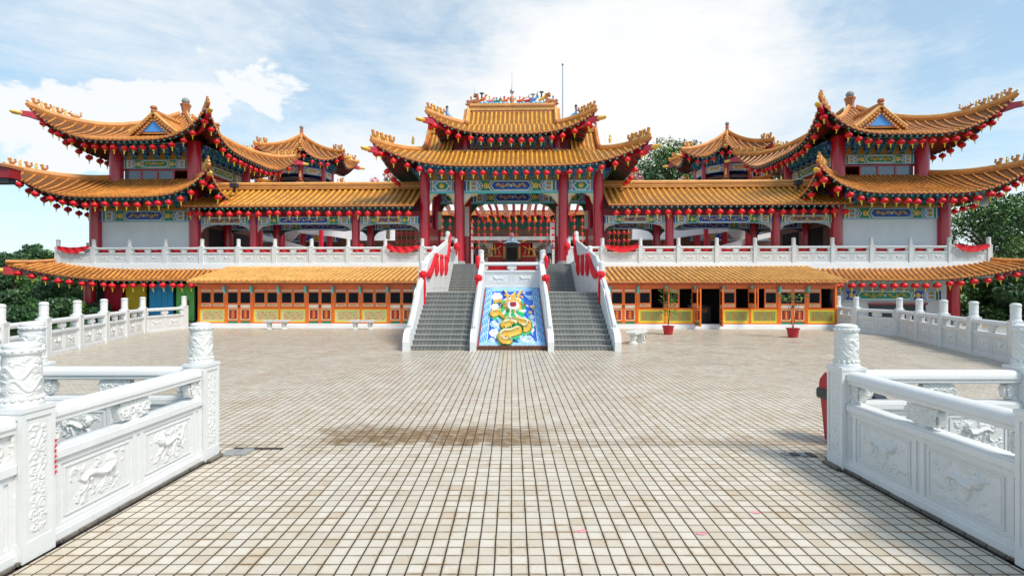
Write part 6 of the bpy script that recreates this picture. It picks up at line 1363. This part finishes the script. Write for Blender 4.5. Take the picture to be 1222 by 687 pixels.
tree('blossom', at_px(752, 44), 44, 6.3, .95, 'pale pink blossom tree just right of the hall roof', 'blossom trees behind the hall', 0, 'blossom_tree')
tree('blossom', at_px(463, 44), 44, 6.3, .95, 'pale pink blossom tree just left of the hall roof', 'blossom trees behind the hall', 1, 'blossom_tree')

# ================================================================== sky, sun, camera
w = bpy.data.worlds.new('World'); scene.world = w; w.use_nodes = True; nt = w.node_tree; N = nt.nodes; L = nt.links; N.clear()
out = N.new('ShaderNodeOutputWorld'); bg1 = N.new('ShaderNodeBackground'); bg2 = N.new('ShaderNodeBackground'); mx = N.new('ShaderNodeMixShader')
SUN_EL, SUN_AZ = R(52), R(50)         # from behind the camera's right shoulder
sky = N.new('ShaderNodeTexSky'); sky.sky_type = 'NISHITA'; sky.sun_disc = False; sky.sun_elevation = SUN_EL; sky.sun_rotation = PI - SUN_AZ; sky.air_density = 1.0; sky.dust_density = .6; sky.ozone_density = 1.2
tint = N.new('ShaderNodeVectorMath'); tint.operation = 'MULTIPLY'; tint.inputs[1].default_value = (.92, 1.08, 1.04); L.new(sky.outputs[0], tint.inputs[0]); L.new(tint.outputs[0], bg1.inputs['Color']); bg1.inputs['Strength'].default_value = .1
tc = N.new('ShaderNodeTexCoord'); DIR = tc.outputs['Generated']
def mth(op, x, y=None, c=False):
    n = N.new('ShaderNodeMath'); n.operation = op; n.use_clamp = c
    for i, q in enumerate((x, y)):
        if q is None: continue
        if isinstance(q, (int, float)): n.inputs[i].default_value = q
        else: L.new(q, n.inputs[i])
    return n.outputs[0]
def wn(scale, det, rough, st=(1, 1, 1), off=(0, 0, 0), dist=0.):
    mp = N.new('ShaderNodeMapping'); mp.inputs['Scale'].default_value = st; mp.inputs['Location'].default_value = off; L.new(DIR, mp.inputs['Vector'])
    n = N.new('ShaderNodeTexNoise'); n.inputs['Scale'].default_value = scale; n.inputs['Detail'].default_value = det; n.inputs['Roughness'].default_value = rough; n.inputs['Distortion'].default_value = dist; L.new(mp.outputs[0], n.inputs['Vector']); return n.outputs['Fac']
def sm(x, a, b_, lo=0., hi=1.):
    r = N.new('ShaderNodeMapRange'); r.interpolation_type = 'SMOOTHSTEP'
    for k, v in (('From Min', a), ('From Max', b_), ('To Min', lo), ('To Max', hi)): r.inputs[k].default_value = v
    L.new(x, r.inputs['Value']); return r.outputs[0]
dn = N.new('ShaderNodeTexNoise'); dn.inputs['Scale'].default_value = 4.5; dn.inputs['Detail'].default_value = 6; L.new(DIR, dn.inputs['Vector'])
ds = N.new('ShaderNodeVectorMath'); ds.operation = 'MULTIPLY_ADD'; ds.inputs[1].default_value = (.3, .3, .3); ds.inputs[2].default_value = (-.15, -.15, -.15); L.new(dn.outputs['Color'], ds.inputs[0])
da = N.new('ShaderNodeVectorMath'); da.operation = 'ADD'; L.new(DIR, da.inputs[0]); L.new(ds.outputs[0], da.inputs[1]); DIRD = da.outputs[0]
def blobd(px, py, r_px):
    d = Vector(((px - 611) / 611, 1, (344 - py) / 611)).normalized(); v = N.new('ShaderNodeVectorMath'); v.operation = 'DOT_PRODUCT'; nn = N.new('ShaderNodeVectorMath'); nn.operation = 'NORMALIZE'; L.new(DIRD, nn.inputs[0]); L.new(nn.outputs[0], v.inputs[0]); v.inputs[1].default_value = d
    r = N.new('ShaderNodeMapRange'); r.clamp = True; r.inputs['From Min'].default_value = math.cos(r_px / 611); r.inputs['From Max'].default_value = 1.; L.new(v.outputs['Value'], r.inputs['Value']); return mth('POWER', r.outputs[0], 1.6)
big = wn(1.3, 8, .6, (1, 1, 2.4), (3.1, 0, .4), .6); wisp = wn(3.2, 11, .72, (1, 1.2, 4.2), (.3, 5, 1), .35); puff = wn(7, 9, .6, (1, 1, 1.5), (2, 1, 7), .3); soft = wn(2.4, 9, .62, (1, 1, 1.8), (7, 2, 3), .4)
cov = mth('ADD', mth('ADD', mth('MULTIPLY', big, .1), mth('MULTIPLY', wisp, .55)), mth('MULTIPLY', soft, .6))
for px, py, r_, wt in ((830, 60, 280, .34), (560, 200, 420, .24), (200, 110, 460, .24), (740, 180, 340, .16), (1180, 300, 240, .3), (30, 30, 300, .14)): cov = mth('ADD', cov, mth('MULTIPLY', blobd(px, py, r_), wt))
for px, py, r_, wt in ((1170, 190, 380, .2), (40, 270, 240, .26), (345, 30, 240, .08), (480, 40, 260, .16)): cov = mth('SUBTRACT', cov, mth('MULTIPLY', blobd(px, py, r_), wt))
sz = N.new('ShaderNodeSeparateXYZ'); L.new(DIR, sz.inputs[0]); cov = mth('ADD', cov, sm(sz.outputs[2], .42, .08, 0, .16))
m1 = mth('MULTIPLY', sm(cov, .42, 1.1), 1.)
m2 = mth('MULTIPLY', sm(mth('ADD', wisp, mth('MULTIPLY', mth('ADD', blobd(1090, 75, 200), blobd(1190, 40, 160)), .1)), .52, .82), .6)
pf = mth('ADD', mth('ADD', blobd(285, 165, 140), blobd(150, 165, 100)), mth('ADD', blobd(0, 170, 80), blobd(700, 90, 60))); pf = mth('ADD', pf, blobd(470, 240, 70)); m3 = sm(mth('ADD', mth('MULTIPLY', pf, .34), puff), .72, .86)
mask = mth('MAXIMUM', mth('MAXIMUM', m1, m2), m3); mask = mth('MAXIMUM', mask, .38)
ccol = N.new('ShaderNodeMix'); ccol.data_type = 'RGBA'; ccol.inputs['A'].default_value = (.62, .85, 1.0, 1); ccol.inputs['B'].default_value = (1, 1, 1, 1)
L.new(mth('MAXIMUM', mth('MULTIPLY', sm(mth('ADD', cov, mth('MULTIPLY', soft, .3)), .62, 1.3), 1.), mth('MAXIMUM', mth('MULTIPLY', m3, .85), mth('MULTIPLY', m2, .7))), ccol.inputs['Factor']); L.new(ccol.outputs['Result'], bg2.inputs['Color']); bg2.inputs['Strength'].default_value = .56
L.new(mask, mx.inputs[0]); L.new(bg1.outputs[0], mx.inputs[1]); L.new(bg2.outputs[0], mx.inputs[2]); L.new(mx.outputs[0], out.inputs[0])
sd = bpy.data.lights.new('sun', 'SUN'); sd.energy = 2.1; sd.angle = R(18); sd.color = (1, .94, .84); so = bpy.data.objects.new('sun', sd); scene.collection.objects.link(so)
dirv = Vector((math.sin(SUN_AZ) * math.cos(SUN_EL), -math.cos(SUN_AZ) * math.cos(SUN_EL), math.sin(SUN_EL))); so.rotation_euler = (-dirv).to_track_quat('-Z', 'Y').to_euler()
cd = bpy.data.cameras.new('camera'); cam = bpy.data.objects.new('camera', cd); scene.collection.objects.link(cam); cam.location = (0, 0, 2.1); cam.rotation_euler = (PI / 2, 0, 0); cd.lens = 18.0; cd.sensor_width = 36; cd.clip_end = 3000; cd.clip_start = .05; scene.camera = cam
scene.view_settings.view_transform = 'Standard'; scene.view_settings.look = 'None'; scene.view_settings.gamma = 1; scene.view_settings.exposure = .84
